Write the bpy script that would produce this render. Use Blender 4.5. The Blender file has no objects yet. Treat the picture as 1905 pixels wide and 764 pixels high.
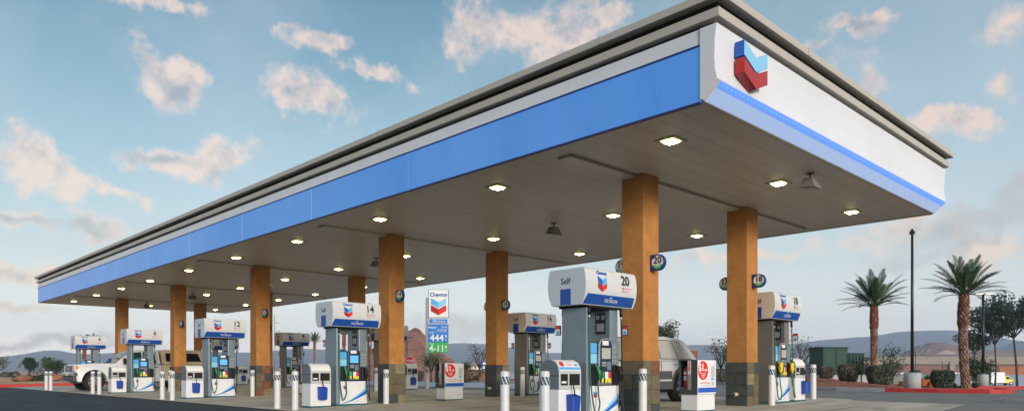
import bpy, bmesh, math, random
from mathutils import Vector, Matrix, noise as mnoise

scene = bpy.context.scene
COL = scene.collection
R = math.radians

# ------------------------------------------------------------------ scene facts
CAM_H = 0.92          # camera height (m)
VIEW = R(135.9)       # viewing azimuth
FOC = 1344.0          # focal length in photo pixels (photo 1905 wide)
FWD = (math.cos(VIEW), math.sin(VIEW))
RGT = (FWD[1], -FWD[0])


def ray(px):
    t = (px - 952.5) / FOC
    return (FWD[0] + t * RGT[0], FWD[1] + t * RGT[1])


def at(px, d):
    """Ground position of a thing d metres deep that stands at photo column px."""
    r = ray(px)
    return (d * r[0], d * r[1])


def lerp(a, b, t):
    return a + (b - a) * t


def sstep(a, b, x):
    t = min(1.0, max(0.0, (x - a) / (b - a)))
    return t * t * (3 - 2 * t)


ZP = [(-500, 0), (8.3, 0), (9.5, .035), (11.6, .05), (15.65, .13), (19.3, .18), (28, .2), (5000, .2)]


def zf(y):
    """Height of the paved forecourt: a slight fall towards the front."""
    for (a, za), (b, zb) in zip(ZP, ZP[1:]):
        if y <= b:
            return lerp(za, zb, (y - a) / (b - a))
    return ZP[-1][1]


def zt(x, y):
    """Natural terrain: falls two metres beyond the planters at the back."""
    return zf(y) - .06 - (2.2 * sstep(42, 90, y) - 1.5 * sstep(180, 320, y)) * sstep(-260, -170, x)


# ------------------------------------------------------------------ materials
MATS = {}


def lin(c):
    c = c / 255.0
    return c / 12.92 if c <= .04045 else ((c + .055) / 1.055) ** 2.4


def srgb(r, g, b):
    return (lin(r), lin(g), lin(b))


def mat(name, col, rough=.5, metal=0.0, var=0.0, scale=4.0, bump=0.0, bscale=40.0, coat=0.0, dirt=None, dirt_amt=.5, dscale=1.2):
    m = bpy.data.materials.new(name)
    m.use_nodes = True
    nt = m.node_tree
    b = nt.nodes['Principled BSDF']
    b.inputs['Base Color'].default_value = (*col, 1)
    b.inputs['Roughness'].default_value = rough
    b.inputs['Metallic'].default_value = metal
    if coat:
        b.inputs['Coat Weight'].default_value = coat
        b.inputs['Coat Roughness'].default_value = .08
    tc = None
    if var or bump or dirt:
        tc = nt.nodes.new('ShaderNodeTexCoord')
    last = None
    if var:
        n = nt.nodes.new('ShaderNodeTexNoise')
        n.inputs['Scale'].default_value = scale
        n.inputs['Detail'].default_value = 6
        n.inputs['Roughness'].default_value = .65
        nt.links.new(tc.outputs['Object'], n.inputs['Vector'])
        r = nt.nodes.new('ShaderNodeMapRange')
        r.inputs['From Min'].default_value = .3
        r.inputs['From Max'].default_value = .7
        r.inputs['To Min'].default_value = 1 - var
        r.inputs['To Max'].default_value = 1 + var
        nt.links.new(n.outputs['Fac'], r.inputs['Value'])
        mx = nt.nodes.new('ShaderNodeVectorMath')
        mx.operation = 'SCALE'
        mx.inputs[0].default_value = col
        nt.links.new(r.outputs['Result'], mx.inputs['Scale'])
        last = mx.outputs['Vector']
    if dirt:
        n = nt.nodes.new('ShaderNodeTexNoise')
        n.inputs['Scale'].default_value = dscale
        n.inputs['Detail'].default_value = 8
        n.inputs['Roughness'].default_value = .7
        nt.links.new(tc.outputs['Object'], n.inputs['Vector'])
        r = nt.nodes.new('ShaderNodeMapRange')
        r.inputs['From Min'].default_value = .48
        r.inputs['From Max'].default_value = .72
        r.inputs['To Max'].default_value = dirt_amt
        nt.links.new(n.outputs['Fac'], r.inputs['Value'])
        mx = nt.nodes.new('ShaderNodeMix')
        mx.data_type = 'RGBA'
        nt.links.new(r.outputs['Result'], mx.inputs['Factor'])
        if last:
            nt.links.new(last, mx.inputs['A'])
        else:
            mx.inputs['A'].default_value = (*col, 1)
        mx.inputs['B'].default_value = (*dirt, 1)
        last = mx.outputs['Result']
    if last:
        nt.links.new(last, b.inputs['Base Color'])
    if bump:
        n = nt.nodes.new('ShaderNodeTexNoise')
        n.inputs['Scale'].default_value = bscale
        n.inputs['Detail'].default_value = 4
        nt.links.new(tc.outputs['Object'], n.inputs['Vector'])
        bp = nt.nodes.new('ShaderNodeBump')
        bp.inputs['Strength'].default_value = bump
        bp.inputs['Distance'].default_value = .02
        nt.links.new(n.outputs['Fac'], bp.inputs['Height'])
        nt.links.new(bp.outputs['Normal'], b.inputs['Normal'])
    MATS[name] = m
    return m


def emit(name, col, strength):
    m = mat(name, col, .4)
    b = m.node_tree.nodes['Principled BSDF']
    b.inputs['Emission Color'].default_value = (*col, 1)
    b.inputs['Emission Strength'].default_value = strength
    return m


mat('white_paint', (.68, .69, .70), .4, var=.05, scale=3, dirt=(.50, .49, .46), dirt_amt=.35, dscale=2.2)
mat('white_panel', (.80, .81, .83), .35, var=.03, scale=1.5, dirt=(.52, .51, .48), dirt_amt=.4, dscale=1.6)
mat('hood_white', (.65, .67, .70), .28, var=.04, scale=2, dirt=(.48, .48, .47), dirt_amt=.35, dscale=1.5)
mat('hood_end', (.56, .61, .66), .35, var=.03, scale=2)
mat('hood_warm_reflection', (.66, .58, .48), .35, var=.03, scale=2)  # warm reflection put into the colour of the rear hood ends
mat('brand_blue', (.008, .075, .36), .35)
mat('deep_blue', (.006, .03, .20), .4)
mat('mid_blue', (.012, .11, .52), .4)
mat('bucket_blue', (.006, .06, .36), .45, var=.1, scale=6)
mat('light_blue', (.10, .42, .78), .35)
mat('sky_blue', (.25, .60, .86), .35)
mat('brand_red', (.75, .018, .02), .35)
mat('dark_red', (.42, .010, .012), .35)
mat('pillar_gray', (.23, .30, .34), .38, metal=.35, var=.06, scale=3, dirt=(.16, .2, .22), dirt_amt=.4, dscale=2)
mat('pillar_taupe', (.23, .22, .20), .4, metal=.3, var=.06, scale=3)
mat('unit_gray', (.13, .17, .20), .5, var=.05, scale=5)
mat('unit_light', (.52, .53, .53), .5, var=.04, scale=5)
mat('panel_navy', (.012, .026, .040), .35)
mat('panel_teal', (.02, .10, .20), .35)
mat('black', (.008, .008, .009), .45)
mat('rubber_black', (.012, .012, .013), .6)
mat('hose_green', (.008, .11, .065), .45)
mat('nozzle_green', (.02, .30, .10), .4)
mat('nozzle_yellow', (.75, .58, .02), .45)
mat('silver', (.50, .52, .53), .3, metal=.7)
mat('label_green', (.05, .42, .10), .4)
mat('label_yellow', (.80, .66, .05), .4)
mat('label_white', (.80, .80, .78), .4)
mat('label_red', (.70, .03, .03), .4)
mat('ink_dark', (.015, .02, .028), .5)
mat('ink_gray', (.30, .32, .34), .5)
mat('ink_pink', (.78, .30, .32), .5)
mat('teal_base', (.04, .13, .15), .5)
mat('stripe_teal', (.02, .07, .10), .45)
mat('screen_off', (.45, .44, .40), .25)
emit('screen_on', (.12, .42, .85), .35)
mat('price_blue', (.03, .20, .60), .35)
mat('stucco', (.49, .215, .058), .85, var=.16, scale=5, bump=.5, bscale=70, dirt=(.30, .125, .03), dirt_amt=.65, dscale=1.3)
mat('slate_dark', (.055, .062, .060), .6, var=.3, scale=7, bump=.4, bscale=25)
mat('slate_olive', (.135, .118, .070), .6, var=.35, scale=6, bump=.4, bscale=25, dirt=(.20, .085, .04), dirt_amt=.6, dscale=4)
mat('slate_tan', (.24, .19, .11), .6, var=.3, scale=6, bump=.4, bscale=25)
mat('slate_rust', (.20, .075, .035), .6, var=.4, scale=7, bump=.4, bscale=25)
mat('grout', (.07, .065, .06), .9)
mat('fascia_trim', (.50, .465, .41), .5, var=.03, scale=1)
mat('trim_dark', (.006, .006, .006), .9)
mat('asphalt_red', (.50, .03, .03), .6, var=.15, scale=3, dirt=(.30, .08, .06), dirt_amt=.6, dscale=1.5)
mat('curb_gray', (.34, .35, .36), .8, var=.12, scale=3, dirt=(.2, .2, .2), dirt_amt=.5)
mat('concrete_base', (.40, .42, .43), .8, var=.1, scale=4, bump=.2, dirt=(.28, .28, .27), dirt_amt=.5)
mat('pole_black', (.012, .011, .011), .4)
mat('pole_gray', (.30, .32, .33), .45, metal=.4)
mat('truck_white', (.74, .76, .78), .22, coat=.6, dirt=(.5, .48, .45), dirt_amt=.2, dscale=1.5)
mat('shell_beige', (.50, .42, .30), .35, coat=.3)
mat('suv_silver', (.60, .60, .59), .3, metal=.15, coat=.5)
mat('cladding', (.075, .08, .082), .55)
mat('glass_dark', (.006, .008, .009), .06)
mat('glass_green', (.02, .085, .075), .05)
mat('glass_pale', (.42, .41, .38), .08)
mat('chrome', (.62, .63, .64), .15, metal=1)
mat('alloy', (.38, .39, .40), .3, metal=.8)
mat('tyre', (.012, .012, .012), .85)
mat('lamp_clear', (.75, .75, .72), .1)
mat('lamp_amber', (.80, .28, .04), .2)
mat('lamp_red', (.4, .01, .01), .2)
mat('cabinet_green', (.008, .055, .042), .45, var=.1, scale=2)
mat('bark', (.10, .070, .05), .9, var=.25, scale=8)
mat('palm_bark', (.19, .085, .055), .9, var=.3, scale=9)
mat('palm_stub', (.30, .19, .14), .9, var=.3, scale=12)
mat('palm_upper', (.21, .075, .045), .9, var=.3, scale=9)
mat('frond', (.030, .085, .040), .5, var=.4, scale=3)
mat('frond_lime', (.085, .14, .04), .5, var=.3, scale=3)
mat('leaf_dark', (.016, .038, .018), .6, var=.4, scale=2)
mat('leaf_green', (.040, .085, .028), .6, var=.4, scale=2)
mat('leaf_light', (.085, .13, .035), .6, var=.3, scale=2)
mat('leaf_gray', (.085, .090, .065), .7, var=.35, scale=3)
mat('leaf_rust', (.16, .085, .045), .7, var=.4, scale=3)
mat('hedge_sage', (.125, .145, .105), .7, var=.35, scale=3)
mat('hedge_tan', (.19, .155, .115), .7, var=.35, scale=3)
mat('leaf_sage', (.050, .075, .055), .7, var=.35, scale=3)
mat('twig', (.055, .038, .032), .9)
mat('boulder', (.30, .14, .075), .9, var=.3, scale=3, bump=.5, bscale=6)
mat('orange_rock', (.46, .13, .04), .9, var=.25, scale=3, bump=.5, bscale=6)
mat('brick_wall', (.26, .085, .055), .9, var=.3, scale=6, bump=.3, bscale=20)
mat('store_brown', (.20, .095, .065), .85, var=.12, scale=.3)
mat('store_tan', (.27, .235, .185), .85, var=.08, scale=.2)
mat('store_rust', (.34, .12, .05), .85, var=.12, scale=.3)
mat('cream_wall', (.55, .45, .34), .8, var=.08, scale=1)
mat('roof_tile', (.30, .12, .07), .85, var=.2, scale=4)
mat('stop_red', (.55, .012, .02), .4)
mat('sign_blue', (.010, .10, .40), .4)
mat('yellow_paint', (.80, .60, .01), .35, coat=.3)
mat('pale_soil', (.46, .33, .25), .95, var=.1, scale=.05)
mat('far_paint', (.55, .56, .58), .3, coat=.4)
mat('far_paint_dark', (.06, .07, .08), .3, coat=.4)
mat('speaker_gray', (.21, .205, .19), .55)
mat('light_housing', (.42, .39, .34), .5)
mat('ad_gray', (.055, .065, .075), .5, var=.08, scale=5)
mat('steel_post', (.42, .40, .36), .35, metal=.6)


# ------------------------------------------------------------------ mesh builder
class MB:
    def __init__(self):
        self.v, self.f, self.m, self.s = [], [], [], []
        self.mats = []
        self.cur = 0

    def use(self, name):
        if name not in self.mats:
            self.mats.append(name)
        self.cur = self.mats.index(name)
        return self

    def add(self, verts, faces, smooth=False):
        o = len(self.v)
        self.v += [tuple(p) for p in verts]
        for f in faces:
            self.f.append(tuple(o + i for i in f))
            self.m.append(self.cur)
            self.s.append(smooth)
        return self

    def box(self, x0, x1, y0, y1, z0, z1):
        v = [(x0, y0, z0), (x1, y0, z0), (x1, y1, z0), (x0, y1, z0), (x0, y0, z1), (x1, y0, z1), (x1, y1, z1), (x0, y1, z1)]
        return self.add(v, [(3, 2, 1, 0), (4, 5, 6, 7), (0, 1, 5, 4), (1, 2, 6, 5), (2, 3, 7, 6), (3, 0, 4, 7)])

    def prism(self, pts, a0, a1, axis='y', smooth=False):
        """Extrude a 2D outline. axis 'y': pts are (x,z); 'x': pts are (y,z); 'z': pts are (x,y)."""
        n = len(pts)

        def P(p, a):
            return {'y': (p[0], a, p[1]), 'x': (a, p[0], p[1]), 'z': (p[0], p[1], a)}[axis]
        v = [P(p, a0) for p in pts] + [P(p, a1) for p in pts]
        f = [tuple(range(n)), tuple(reversed(range(n, 2 * n)))]
        f += [(i, n + i, n + (i + 1) % n, (i + 1) % n) for i in range(n)]
        return self.add(v, f, smooth)

    def shell(self, pts, hw):
        """Side outline pts (y,z) with a half width per point: a closed tapered body."""
        n = len(pts)
        v = [(-w, p[0], p[1]) for p, w in zip(pts, hw)] + [(w, p[0], p[1]) for p, w in zip(pts, hw)]
        f = [tuple(range(n)), tuple(reversed(range(n, 2 * n)))]
        f += [(i, n + i, n + (i + 1) % n, (i + 1) % n) for i in range(n)]
        return self.add(v, f)

    def cyl(self, x, y, z0, z1, r0, r1=None, n=16, cap=True):
        r1 = r0 if r1 is None else r1
        return self.lathe(x, y, [(r0, z0), (r1, z1)], n, cap)

    def lathe(self, x, y, prof, n=16, cap=True, smooth=True):
        o = []
        for r, z in prof:
            o += [(x + r * math.cos(2 * math.pi * i / n), y + r * math.sin(2 * math.pi * i / n), z) for i in range(n)]
        f = []
        for k in range(len(prof) - 1):
            for i in range(n):
                j = (i + 1) % n
                f.append((k * n + i, k * n + j, (k + 1) * n + j, (k + 1) * n + i))
        self.add(o, f, smooth)
        if cap:
            b = len(self.v) - len(o)
            for ring, rev in ((0, True), (len(prof) - 1, False)):
                ids = [b + ring * n + i for i in range(n)]
                self.f.append(tuple(reversed(ids)) if rev else tuple(ids))
                self.m.append(self.cur)
                self.s.append(False)
        return self

    def tube(self, pts, r, n=6, cap=True):
        """Round tube along points; r a number or a list."""
        pts = [Vector(p) for p in pts]
        rs = r if isinstance(r, (list, tuple)) else [r] * len(pts)
        v, f = [], []
        ref = None
        for i, p in enumerate(pts):
            d = (pts[min(i + 1, len(pts) - 1)] - pts[max(i - 1, 0)])
            d = d.normalized() if d.length > 1e-9 else Vector((0, 0, 1))
            if ref is None:
                ref = Vector((1, 0, 0)) if abs(d.x) < .9 else Vector((0, 1, 0))
            a = (ref - d * ref.dot(d)).normalized()
            ref = a
            b = d.cross(a)
            for k in range(n):
                t = 2 * math.pi * k / n
                v.append(p + (a * math.cos(t) + b * math.sin(t)) * rs[i])
        for i in range(len(pts) - 1):
            for k in range(n):
                j = (k + 1) % n
                f.append((i * n + k, i * n + j, (i + 1) * n + j, (i + 1) * n + k))
        if cap:
            f.append(tuple(reversed(range(n))))
            f.append(tuple(range((len(pts) - 1) * n, len(pts) * n)))
        return self.add(v, f, True)

    def disc_x(self, x, y, z, r, w, n=20, smooth=False):
        """Cylinder lying along x."""
        v, f = [], []
        for s in (0, 1):
            v += [(x + s * w, y + r * math.cos(2 * math.pi * i / n), z + r * math.sin(2 * math.pi * i / n)) for i in range(n)]
        f = [(i, (i + 1) % n, n + (i + 1) % n, n + i) for i in range(n)]
        f += [tuple(reversed(range(n))), tuple(range(n, 2 * n))]
        return self.add(v, f, smooth)

    def blob(self, c, r, rnd, amt=.18, nu=14, nv=9, flat=None, freq=1.4):
        """Rough rounded lump (boulder, clipped core)."""
        v, f = [], []
        off = Vector((rnd.random() * 50, rnd.random() * 50, 0))
        for j in range(nv + 1):
            th = math.pi * j / nv
            for i in range(nu):
                ph = 2 * math.pi * i / nu
                d = Vector((math.sin(th) * math.cos(ph), math.sin(th) * math.sin(ph), math.cos(th)))
                k = 1 + amt * mnoise.noise(d * freq + off) * 2
                v.append((c[0] + d.x * r[0] * k, c[1] + d.y * r[1] * k, c[2] + d.z * r[2] * k))
        for j in range(nv):
            for i in range(nu):
                f.append((j * nu + i, (j + 1) * nu + i, (j + 1) * nu + (i + 1) % nu, j * nu + (i + 1) % nu))
        return self.add(v, f, True)

    def quad(self, a, b, c, d):
        return self.add([a, b, c, d], [(0, 1, 2, 3)])

    def leaves(self, c, r, n, size, rnd, mats, shell=.35):
        """n leaf faces through an ellipsoid, more of them towards its surface."""
        for _ in range(n):
            while True:
                d = Vector((rnd.uniform(-1, 1), rnd.uniform(-1, 1), rnd.uniform(-1, 1)))
                if .01 < d.length <= 1:
                    break
            d = d.normalized() * (d.length ** shell)
            p = Vector((c[0] + d.x * r[0], c[1] + d.y * r[1], c[2] + d.z * r[2]))
            a = Vector((rnd.gauss(0, 1), rnd.gauss(0, 1), rnd.gauss(0, 1))).normalized()
            b = a.cross(Vector((rnd.gauss(0, 1), rnd.gauss(0, 1), rnd.gauss(0, 1)))).normalized()
            s = size * rnd.uniform(.6, 1.4)
            self.use(rnd.choice(mats))
            self.add([p - a * s, p + b * s * .5, p + a * s, p - b * s * .5], [(0, 1, 2, 3)])
        return self

    def build(self, name, parent=None, loc=None, bevel=0.0, seg=2, fix=True):
        me = bpy.data.meshes.new(name)
        me.from_pydata(self.v, [], self.f)
        for m in self.mats:
            me.materials.append(MATS[m])
        me.polygons.foreach_set('material_index', self.m)
        me.polygons.foreach_set('use_smooth', self.s)
        if fix:
            bm = bmesh.new()
            bm.from_mesh(me)
            bmesh.ops.recalc_face_normals(bm, faces=bm.faces)
            bm.to_mesh(me)
            bm.free()
        me.update()
        o = bpy.data.objects.new(name, me)
        COL.objects.link(o)
        if parent is not None:
            o.parent = parent
        if loc is not None:
            o.location = loc
        if bevel:
            bv = o.modifiers.new('bevel', 'BEVEL')
            bv.width = bevel
            bv.segments = seg
            bv.limit_method = 'ANGLE'
            bv.angle_limit = R(35)
        return o


def tag(o, label, cat, group=None):
    o['label'] = label
    o['category'] = cat
    if group:
        o['group'] = group
    return o


def thing(name, label, cat, loc=(0, 0, 0), rz=0.0, group=None):
    o = bpy.data.objects.new(name, None)
    o.empty_display_size = .2
    COL.objects.link(o)
    o.location = loc
    o.rotation_euler = (0, 0, rz)
    return tag(o, label, cat, group)


def struct(o):
    o['kind'] = 'structure'
    return o


def stuff(o):
    o['kind'] = 'stuff'
    return o


def dup(root, loc, rz=None, label=None):
    """Copy of a thing with copies of its parts and their sub-parts."""
    r = root.copy()
    COL.objects.link(r)
    r.location = loc
    if rz is not None:
        r.rotation_euler = (0, 0, rz)
    if label:
        r['label'] = label
    for ch in list(root.children):
        c = ch.copy()
        COL.objects.link(c)
        c.parent = r
        for g in list(ch.children):
            d = g.copy()
            COL.objects.link(d)
            d.parent = c
    return r


FACE = {'+x': ((0, 1, 0), (0, 0, 1), (1, 0, 0)), '-x': ((0, -1, 0), (0, 0, 1), (-1, 0, 0)),
        '-y': ((1, 0, 0), (0, 0, 1), (0, -1, 0)), '+y': ((-1, 0, 0), (0, 0, 1), (0, 1, 0))}


def text_verts(s, size, bold=0.0, depth=.002, align='CENTER', width=None):
    cu = bpy.data.curves.new('lettering', 'FONT')
    cu.body = s
    cu.size = size
    cu.align_x = align
    cu.align_y = 'CENTER'
    cu.extrude = depth
    cu.offset = bold
    cu.resolution_u = 3
    ob = bpy.data.objects.new('lettering', cu)
    COL.objects.link(ob)
    dg = bpy.context.evaluated_depsgraph_get()
    me = bpy.data.meshes.new_from_object(ob.evaluated_get(dg))
    v = [tuple(p.co) for p in me.vertices]
    f = [tuple(p.vertices) for p in me.polygons]
    bpy.data.objects.remove(ob)
    bpy.data.curves.remove(cu)
    bpy.data.meshes.remove(me)
    if width and v:
        w = max(p[0] for p in v) - min(p[0] for p in v)
        k = width / max(w, 1e-6)
        v = [(p[0] * k, p[1], p[2]) for p in v]
    return v, f


def put_text(mb, s, size, pos, face, bold=0.0, depth=.002, align='CENTER', width=None, drape=None):
    v, f = text_verts(s, size, bold, depth, align, width)
    ax, ay, an = [Vector(a) for a in FACE[face]]
    out = []
    for p in v:
        q = Vector(pos) + ax * p[0] + ay * p[1] + an * p[2]
        if drape:
            q = Vector(drape(q)) + an * p[2]
        out.append(q)
    mb.add(out, f)
    return mb


def face_poly(mb, pts, pos, face, depth=.003, drape=None):
    """Flat plate with outline pts (u,v) lying on a face."""
    ax, ay, an = [Vector(a) for a in FACE[face]]
    n = len(pts)
    vv = []
    for k in (0, depth):
        for u, v in pts:
            q = Vector(pos) + ax * u + ay * v
            if drape:
                q = Vector(drape(q))
            vv.append(q + an * k)
    f = [tuple(range(n)), tuple(range(n, 2 * n))] + [(i, (i + 1) % n, n + (i + 1) % n, n + i) for i in range(n)]
    mb.add(vv, f)
    return mb


def chevrons(mb, w, pos, face, depth=.003, drape=None, tones=('mid_blue', 'light_blue', 'dark_red', 'brand_red')):
    """Two stacked V bands: the upper one blue, the lower one red. pos is the centre."""
    d, h, g = w * .27, w * .40, w * .05
    top = (2 * h + g + d) / 2
    for k, (a, b) in enumerate(((tones[0], tones[1]), (tones[2], tones[3]))):
        t = top - k * (h + g)
        mb.use(a)
        face_poly(mb, [(-w / 2, t - h), (0, t - d - h), (0, t - d), (-w / 2, t)], pos, face, depth, drape)
        mb.use(b)
        face_poly(mb, [(0, t - d - h), (w / 2, t - h), (w / 2, t), (0, t - d)], pos, face, depth, drape)
    return mb


def round_poly(cx, cy, r, n=20, a0=0, a1=360):
    return [(cx + r * math.cos(R(lerp(a0, a1, i / n))), cy + r * math.sin(R(lerp(a0, a1, i / n)))) for i in range(n + (0 if a1 - a0 == 360 else 1))]


def rect(u0, u1, v0, v1):
    return [(u0, v0), (u1, v0), (u1, v1), (u0, v1)]
# ================================================================== CAMERA, LIGHT, SKY
cam_d = bpy.data.cameras.new('camera')
cam = bpy.data.objects.new('camera', cam_d)
COL.objects.link(cam)
cam_d.sensor_width = 36
cam_d.lens = 36 * FOC / 1905
cam_d.shift_y = (690 - 382) / 1905
cam_d.clip_start = .1
cam_d.clip_end = 12000
cam.location = (0, 0, CAM_H)
cam.rotation_euler = (R(90), 0, VIEW - R(90))
scene.camera = cam

SUN_AZ, SUN_EL = R(-20), R(12)
sd = bpy.data.lights.new('sun', 'SUN')
sd.energy = 2.8
sd.angle = R(14)
sd.color = (1.0, .93, .86)
sun = bpy.data.objects.new('sun', sd)
COL.objects.link(sun)
sdir = Vector((math.cos(SUN_AZ) * math.cos(SUN_EL), math.sin(SUN_AZ) * math.cos(SUN_EL), math.sin(SUN_EL)))
sun.rotation_euler = sdir.to_track_quat('Z', 'Y').to_euler()
sun.location = (30, -20, 30)

world = bpy.data.worlds.new('World')
scene.world = world
world.use_nodes = True
wn = world.node_tree
wn.nodes.clear()


def N(t, **kw):
    n = wn.nodes.new(t)
    for k, v in kw.items():
        setattr(n, k, v)
    return n


def wmath(op, a, b=None, c=None, clamp=False):
    n = N('ShaderNodeMath', operation=op)
    n.use_clamp = clamp
    for i, x in enumerate((a, b, c)):
        if x is None:
            continue
        if isinstance(x, (int, float)):
            n.inputs[i].default_value = x
        else:
            wn.links.new(x, n.inputs[i])
    return n.outputs[0]


def wvec(op, a, b=None, out=0):
    n = N('ShaderNodeVectorMath', operation=op)
    for i, x in enumerate((a, b)):
        if x is None:
            continue
        if isinstance(x, (tuple, list)):
            n.inputs[i].default_value = x
        else:
            wn.links.new(x, n.inputs[i])
    return n.outputs[out]


def wmix(f, a, b):
    n = N('ShaderNodeMix', data_type='RGBA')
    for k, x in (('Factor', f), ('A', a), ('B', b)):
        if isinstance(x, (int, float)):
            n.inputs[k].default_value = x
        elif isinstance(x, tuple):
            n.inputs[k].default_value = (*x, 1)
        else:
            wn.links.new(x, n.inputs[k])
    return n.outputs['Result']


def wnoise(vec, scale, detail=6, rough=.6, out='Fac'):
    n = N('ShaderNodeTexNoise')
    n.inputs['Scale'].default_value = scale
    n.inputs['Detail'].default_value = detail
    n.inputs['Roughness'].default_value = rough
    wn.links.new(vec, n.inputs['Vector'])
    return n.outputs[out]


def wramp(fac, stops):
    n = N('ShaderNodeValToRGB')
    e = n.color_ramp.elements
    while len(e) < len(stops):
        e.new(.5)
    for el, (p, c) in zip(e, stops):
        el.position = p
        el.color = (*c, 1)
    wn.links.new(fac, n.inputs['Fac'])
    return n.outputs['Color']


tcw = N('ShaderNodeTexCoord').outputs['Generated']
dirv = wvec('NORMALIZE', tcw)
da = wvec('DOT_PRODUCT', dirv, (RGT[0], RGT[1], 0), 1)
db = wvec('DOT_PRODUCT', dirv, (FWD[0], FWD[1], 0), 1)
dz = wvec('DOT_PRODUCT', dirv, (0, 0, 1), 1)
az = wmath('ARCTAN2', da, db)
hyp = wmath('MAXIMUM', wmath('SQRT', wmath('ADD', wmath('MULTIPLY', da, da), wmath('MULTIPLY', db, db))), .02)
te = wmath('DIVIDE', dz, hyp)
comb = N('ShaderNodeCombineXYZ')
wn.links.new(az, comb.inputs[0])
wn.links.new(te, comb.inputs[1])
ate = comb.outputs[0]
# ragged cloud outlines
n1 = wnoise(dirv, 7.0, 5, .6, 'Color')
n1b = wvec('SUBTRACT', n1, (.5, .5, .5))
n1c = wvec('MULTIPLY', n1b, (.10, .075, 0))
n2 = wnoise(dirv, 26.0, 6, .62, 'Color')
n2b = wvec('MULTIPLY', wvec('SUBTRACT', n2, (.5, .5, .5)), (.062, .052, 0))
warp = wvec('ADD', wvec('ADD', ate, n1c), n2b)


def sky_xy(px, py):
    t = (px - 952.5) / FOC
    return (math.atan(t), (690 - py) / FOC / math.sqrt(1 + t * t))


def blobs(lst):
    acc = None
    for px, py, rx, ry, tilt, k in lst:
        a, e = sky_xy(px, py)
        v = wvec('SUBTRACT', warp, (a, e, 0))
        if tilt:
            rn = N('ShaderNodeVectorRotate', rotation_type='Z_AXIS')
            rn.inputs['Angle'].default_value = R(tilt)
            wn.links.new(v, rn.inputs['Vector'])
            v = rn.outputs[0]
        v = wvec('MULTIPLY', v, (FOC / rx, FOC / ry, 0))
        ln = wvec('LENGTH', v, None, 1)
        d = wmath('MULTIPLY', wmath('SUBTRACT', 1.0, ln), k)
        acc = d if acc is None else wmath('MAXIMUM', acc, d)
    return acc


CLOUDS = [(325, 150, 105, 58, 35, 1), (548, 178, 95, 62, 20, 1), (585, 66, 75, 34, 0, .9), (680, 128, 85, 30, 12, .9),
          (55, 290, 130, 55, 18, 1), (170, 335, 130, 26, 18, .9), (300, 302, 130, 34, 4, .9), (420, 305, 85, 58, 0, .9),
          (285, 6, 95, 30, 0, 1), (925, 70, 150, 80, 15, .75), (860, 95, 110, 60, 30, .7), (1040, 60, 130, 72, 10, .9), (1140, 35, 90, 52, 0, .8),
          (170, 432, 95, 38, 12, .9), (35, 392, 85, 24, 8, .8), (50, 500, 120, 28, 10, .9), (1592, 46, 95, 30, 8, 1),
          (1520, 76, 75, 28, 0, .9), (1640, 150, 90, 45, 30, .7), (1775, 235, 110, 34, 12, .9), (1890, 40, 85, 70, 40, .8),
          (1860, 170, 70, 34, 45, .6), (1370, 472, 150, 26, -4, .8), (20, 567, 80, 20, 0, .9), (1280, 478, 80, 18, 0, .6),
          (1560, 100, 160, 60, 30, .35), (1640, 430, 170, 34, -8, .75), (1000, 150, 130, 70, 0, .5), (1860, 450, 150, 60, -10, .8)]
GREY = [(1840, 400, 150, 34, -14, 1), (1890, 350, 80, 34, -30, .9), (90, 650, 170, 16, 0, .8), (300, 296, 75, 14, 4, .8),
        (860, 600, 130, 30, 0, .6), (1700, 470, 120, 20, -8, .5), (160, 418, 70, 16, 12, .8), (45, 396, 60, 12, 5, .8), (1330, 640, 200, 22, 0, .3)]
cm = blobs(CLOUDS)
gm = blobs(GREY)
fb = wnoise(dirv, 15.0, 10, .64)
fb2 = wnoise(dirv, 4.0, 4, .6)
fbc = wmath('MULTIPLY', wmath('SUBTRACT', fb, .5), 2.5)
raw = wmath('ADD', wmath('SUBTRACT', cm, .17), fbc)
cd0 = wmath('MULTIPLY', raw, 1.75, clamp=True)
cd = wmath('MULTIPLY', wmath('MULTIPLY', cd0, cd0), wmath('SUBTRACT', 3.0, wmath('MULTIPLY', cd0, 2.0)))
gd = wmath('MULTIPLY', wmath('ADD', gm, wmath('MULTIPLY', fbc, .6)), 1.6, clamp=True)
# scattered clouds in the part of the sky behind the camera
back = wmath('MULTIPLY', wmath('SUBTRACT', wmath('ABSOLUTE', az), .95, clamp=True), 2.0, clamp=True)
cd = wmath('MAXIMUM', cd, wmath('MULTIPLY', wmath('MULTIPLY', wmath('SUBTRACT', fb2, .52, clamp=True), 6.0, clamp=True), back))

skyc = wramp(wmath('DIVIDE', te, .9), [
    (0.0, (1.45, 1.30, 1.24)), (.07, (1.0, .97, .97)), (.16, srgb(196, 208, 214)), (.30, srgb(148, 183, 198)),
    (.46, srgb(100, 146, 167)), (.60, srgb(70, 121, 146)), (1.0, srgb(54, 104, 136))])
# veil that pales and pinks the sky to the right
veil = wmath('MULTIPLY', wmath('ADD', az, .1, clamp=True), .55, clamp=True)
skyc = wmix(veil, skyc, srgb(205, 212, 218))
thin = wmath('MULTIPLY', wmath('SUBTRACT', wnoise(dirv, 3.2, 7, .6), .45, clamp=True), 1.3, clamp=True)
skyc = wmix(thin, skyc, srgb(214, 217, 222))
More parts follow.
